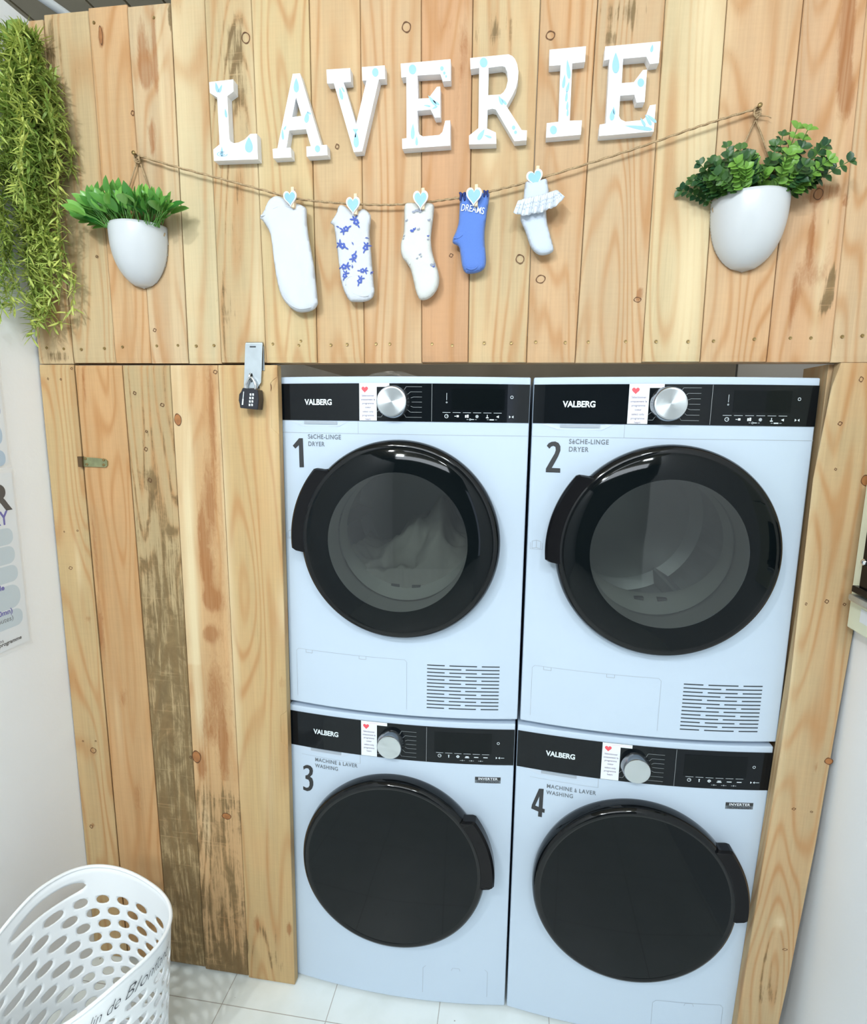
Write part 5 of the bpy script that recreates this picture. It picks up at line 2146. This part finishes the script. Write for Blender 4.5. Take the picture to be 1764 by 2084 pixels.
# catch plate on the door
CT = thing('door_catch', 'small tarnished brass-coloured turn plate screwed to the door', 'latch', (-.49, W, 1.48))
bm = bmesh.new()
q = [xz(*p, W - .004) for p in ((160, 929), (213, 934), (218, 938), (218, 948), (214, 951), (161, 949))]
prism(bm, q, W - .004, W - .0015)
o = obj('catch_plate', bm, 'brassy', CT)
bm = bmesh.new()
q = [xz(*p, W - .010) for p in ((157, 929), (166, 929), (167, 951), (159, 950))]
prism(bm, q, W - .010, W - .003)
obj('turned_lip', bm, 'screw_dark', CT)
for (u, v) in ((174, 933.5), (177, 945), (211, 936), (211, 946)):
    bm = bmesh.new()
    x, z = xz(u, v, W - .004)
    lathe_y(bm, [(0, -.0055), (.0012, -.0055), (.0014, -.0062), (.0032, -.0058), (.0036, -.004)], x, z, 14, yfun=lambda x: W)
    obj('plate_screw', bm, 'screw', CT)

# ================================================================== POSTERS ON THE LEFT WALL
XW = XL + .002


def yz(u, v, x=XW):
    p = at(u, v, 0, x)
    return (p.y, p.z)


def sheet(bm, y0_, y1_, z0_, z1_, x0_, x1_, mi=0, rad=0.0):
    if rad:
        pts = []
        for (cy, cz, a0) in ((y1_ - rad, z1_ - rad, 0), (y0_ + rad, z1_ - rad, 90), (y0_ + rad, z0_ + rad, 180), (y1_ - rad, z0_ + rad, 270)):
            for k in range(7):
                a = math.radians(a0 + 15 * k)
                pts.append((cy + rad * cos(a), cz + rad * sin(a)))
        vs = [bm.verts.new((x1_, p[0], p[1])) for p in pts]
        bm.faces.new(vs).material_index = mi
    else:
        box(bm, x0_, x1_, y0_, y1_, z0_, z1_, mi)


PW = .46
ye, zbot = yz(60, 1303)
ye2, ztop = yz(24, 962)
ye = (ye + ye2) / 2
P1 = thing('wall_poster', 'lower poster in a clear sleeve headed by a large black R, on the left wall', 'poster', (XL, ye - .2, zbot))
bm = bmesh.new(); sheet(bm, ye - PW, ye, zbot, ztop, XL + .0005, XL + .002); obj('poster_sheet', bm, 'poster_paper', P1)
bm = bmesh.new(); box(bm, XL + .0022, XL + .0034, ye - PW - .006, ye + .006, zbot - .010, ztop + .010); obj('acrylic_sleeve', bm, 'acrylic', P1)
bm = bmesh.new()
xp = XL + .0021
for (u, v0, v1) in ((26, 1072, 1106), (30, 1108, 1144), (36, 1146, 1180), (41, 1184, 1232), (46, 1233, 1268)):
    ya, za = yz(u, (v0 + v1) / 2)
    _, zt_ = yz(u, v0); _, zb_ = yz(u, v1)
    sheet(bm, ye - PW + .03, ya, zb_, zt_, xp, xp, 0, rad=(zt_ - zb_) / 2.4)
obj('text_boxes', bm, 'poster_pill', P1)
bm = bmesh.new()


def wtext(bm, s, u, v, size, mi=0, **kw):
    """lettering on the left wall ending at pixel u,v"""
    y_, z_ = yz(u, v)
    add_text(bm, s, size, lambda x, y: (XL + .0024, y_ + x, z_ + y), align='RIGHT', mi=mi, **kw)


wtext(bm, 'SÉCHER', 21, 1035, .086, bold=.003)
wtext(bm, 'DRY', 17, 1066, .046, mi=1, bold=.001, sx=.75)
wtext(bm, 'le', 9, 1200, .017, mi=1, bold=.0006)
wtext(bm, '(10mn)', 26, 1246, .018, mi=1, bold=.0004)
wtext(bm, '(minutes)', 28, 1260, .017, mi=2)
wtext(bm, 'fins', 8, 1307, .013, mi=0)
wtext(bm, 'de programme', 44, 1299, .013, mi=0, bold=.0003)
obj('poster_writing', bm, ['poster_black', 'poster_indigo', 'print_slate'], P1)

yu, zu = yz(23, 950)
P2 = thing('wall_poster', 'upper poster with pale blue rounded boxes, above the R poster', 'poster', (XL, yu - .2, zu))
bm = bmesh.new(); sheet(bm, yu - .46, yu - .006, zu + .010, zu + .62, XL + .0005, XL + .002); obj('poster_sheet', bm, 'poster_paper', P2)
bm = bmesh.new(); box(bm, XL + .0022, XL + .0034, yu - .47, yu, zu, zu + .63); obj('acrylic_sleeve', bm, 'acrylic', P2)
bm = bmesh.new()
for (u, v0, v1, mi) in ((13, 915, 948, 0), (7, 862, 908, 0), (2, 826, 846, 1)):
    ya, _ = yz(u, v1)
    _, zt_ = yz(u, v0); _, zb_ = yz(u, v1)
    sheet(bm, yu - .42, ya, zb_, zt_, xp, xp, mi, rad=(zt_ - zb_) / 2.3)
obj('text_boxes', bm, ['poster_pill_blue', 'poster_pill_lav'], P2)

# ================================================================== COIN BOX ON THE RIGHT WALL
XB = 1.288
yb_, zb1 = yz(1722, 1275, XB)
yt_, zt1 = yz(1764, 1005, XB)
CB = thing('coin_box', 'pale payment box on the right wall beside the post, cut by the frame', 'payment box', (XR, -.15, zb1))
bm = bmesh.new(); box(bm, XB, XR - .0005, -.30, yb_, zb1, zb1 + .31, bev=.003); obj('box_body', bm, 'coinbox_paint', CB)
y1_, _ = yz(1754, 1140, XB)
_, zc0 = yz(1750, 1192, XB)
bm = bmesh.new(); box(bm, XB - .006, XB, y1_ - .13, y1_ - .012, zc0, zc0 + .135, bev=.001)
box(bm, XB - .014, XB, y1_ - .13, y1_ - .002, zc0 - .014, zc0, bev=.002)
obj('coin_slot_plate', bm, 'handle_black', CB)
bm = bmesh.new()
yk_, zk_ = yz(1757, 1143, XB - .006)
lt = bmesh.ops.create_uvsphere(bm, u_segments=20, v_segments=12, radius=.007)
for v in lt['verts']:
    v.co = Vector((XB - .008 + v.co.x * .9, yk_ - .006 + v.co.y, zk_ + v.co.z))
obj('reject_button', bm, 'chrome', CB, smooth=True)
bm = bmesh.new(); box(bm, XB - .018, XB, y1_ - .12, y1_ + .001, zc0 - .034, zc0 - .018, bev=.005); obj('coin_tray', bm, 'zinc', CB)
bm = bmesh.new(); yl, zl = yz(1750, 1260, XB); box(bm, XB - .0008, XB, yl - .06, yl, zl - .006, zl + .022); obj('label_strip', bm, 'sticker', CB)
bm = bmesh.new(); box(bm, 1.292, XR - .0005, -.30, yb_ - .022, zb1 + .315, zb1 + .52, bev=.003)
tag(obj('wall_notice_box', bm, 'coinbox_paint'), 'cream box edge just above the payment box on the right wall', 'box')

# ================================================================== LAUNDRY BASKET
BK = thing('laundry_basket', 'tall white plastic laundry basket with oval holes by the left wall', 'laundry basket', (-.321, -.367, 0))
NC = 18            # cells round
H = .49
SUB = 4


def bsec(t, s):
    """point on the basket wall: s in 0..1 round, t height 0..1 (top), rim lifted at the handles"""
    a = 2 * pi * s
    ax = .122 + .047 * t ** .8
    ay = .106 + .038 * t ** .8
    e = 2 / 2.4
    c, s_ = cos(a), sin(a)
    x = ax * (abs(c) ** e) * (1 if c >= 0 else -1)
    y = ay * (abs(s_) ** e) * (1 if s_ >= 0 else -1) * (1 + 1.5 * max(0, -s_) ** 2 * max(0, -c + .1))
    lift = -.009 * max(c, 0) ** 2 - .012 * max(s_, 0) ** 2 + .025 * max(-c, 0) ** 2 - .091 * max(-s_, 0) ** 2
    z = H * t + lift * max(0, (t - .3) / .7) ** 1.3
    rot = BROT
    return Vector((BCX + x * cos(rot) - y * sin(rot), BCY + x * sin(rot) + y * cos(rot), z))


BCX, BCY, BROT = -.321, -.367, -.387
bm = bmesh.new()
ROWS = 12
t_top = .86       # holes below this
t_lo = .10
cache = {}


def V(s, t):
    key = (round((s % 1.0) * 100000) % 100000, round(t * 100000))
    if key not in cache:
        cache[key] = bm.verts.new(bsec(t, s))
    return cache[key]


def cell(s0, s1, t0, t1, hole, nu, nv):
    """rectangular patch with an optional elliptical hole, boundary points nu per long side / nv per short side"""
    B = [(s0 + (s1 - s0) * k / nu, t0) for k in range(nu)] + [(s1, t0 + (t1 - t0) * k / nv) for k in range(nv)] + \
        [(s1 - (s1 - s0) * k / nu, t1) for k in range(nu)] + [(s0, t1 - (t1 - t0) * k / nv) for k in range(nv)]
    cs, ct = (s0 + s1) / 2, (t0 + t1) / 2
    vb = [V(*p) for p in B]
    if hole is None:
        # quads
        for i in range(nu):
            for j in range(nv):
                bm.faces.new((V(s0 + (s1 - s0) * i / nu, t0 + (t1 - t0) * j / nv), V(s0 + (s1 - s0) * (i + 1) / nu, t0 + (t1 - t0) * j / nv),
                              V(s0 + (s1 - s0) * (i + 1) / nu, t0 + (t1 - t0) * (j + 1) / nv), V(s0 + (s1 - s0) * i / nu, t0 + (t1 - t0) * (j + 1) / nv)))
        return
    hs, ht, sl = hole
    inn = []
    mid = []
    for (s_, t_) in B:
        a = atan2((t_ - ct) / (t1 - t0), (s_ - cs) / (s1 - s0))
        e1, e2 = hs * cos(a), ht * sin(a)
        q = (cs + e1 * (s1 - s0), ct + (e2 + sl * e1) * (t1 - t0))
        inn.append(bm.verts.new(bsec(q[1], q[0])))
        mq = ((q[0] + s_) / 2, (q[1] + t_) / 2)
        mid.append(bm.verts.new(bsec(mq[1], mq[0])))
    n_ = len(B)
    for k in range(n_):
        k2 = (k + 1) % n_
        bm.faces.new((vb[k], vb[k2], mid[k2], mid[k]))
        bm.faces.new((mid[k], mid[k2], inn[k2], inn[k]))


dt = (t_top - t_lo) / ROWS
for r in range(ROWS):
    off = .5 / NC if r % 2 else 0
    for c in range(NC):
        s0_ = c / NC + off
        # the outward band on the right-hand side is plain under the rim, as is the foot
        cell(s0_, s0_ + 1 / NC, t_lo + r * dt, t_lo + (r + 1) * dt, (.31, .36, 0), 4, 4)
# upper band with the two hand holes
c = 0
off = .5 / NC if ROWS % 2 else 0
off0 = 0 if (ROWS - 1) % 2 == 0 else .5 / NC
while c < NC:
    s0_ = c / NC + off0
    if c == 7:      # hand hole
        cell(s0_, s0_ + 3 / NC, t_top, .965, (.44, .30, 0), 12, 4)
        c += 3
    else:
        cell(s0_, s0_ + 1 / NC, t_top, .965, None, 4, 4)
        c += 1
for k in range(NC * 4):
    a, b = k / (NC * 4), (k + 1) / (NC * 4)
    bm.faces.new((V(a, .965), V(b, .965), V(b, 1.0), V(a, 1.0)))
    bm.faces.new((V(a, 0.0), V(b, 0.0), V(b, t_lo), V(a, t_lo)))
bm.faces.new([V(k / (NC * 4), 0.0) for k in range(NC * 4)])
bmesh.ops.remove_doubles(bm, verts=bm.verts, dist=1e-5)
bo = obj('basket_body', bm, 'basket_plastic', BK, smooth=True)
sd = bo.modifiers.new('s', 'SOLIDIFY'); sd.thickness = .0028; sd.offset = 0
bm = bmesh.new()
rim_pts = [bsec(1.0, k / 120) for k in range(121)]
tube(bm, rim_pts, .0042, 8, caps=False)
obj('rolled_rim', bm, 'basket_plastic', BK, smooth=True)
bm = bmesh.new()


def onb(x, y):
    # run along the right-hand side below the rim, reading towards the back
    s_ = .085 + x / .98
    p = bsec(.885 + y / H, s_)
    a = 2 * pi * s_ + BROT
    return p + Vector((.0036 * cos(a), .0036 * sin(a), 0))


add_text(bm, 'Moulin de Blonfland', .040, onb, sx=.70, shear=.55, space=1.0, align='RIGHT', bold=-.0006)
obj('basket_lettering', bm, 'ink', BK)

# ================================================================== OVERHEAD
bm = bmesh.new()
tube(bm, [Vector((-.80, .22, 2.75)), Vector((-.72, .55, 2.75))], .012, 10)
tag(obj('ceiling_pipe', bm, 'pipe_paint', smooth=True), 'pale pipe under the ceiling above the garland', 'pipe')
# glass doorway with daylight, seen only in the glossy doors
bm = bmesh.new(); box(bm, 1.80, 2.0, -4.198, -4.18, .05, 2.3)
struct(obj('window_1', bm, 'day_glow'))
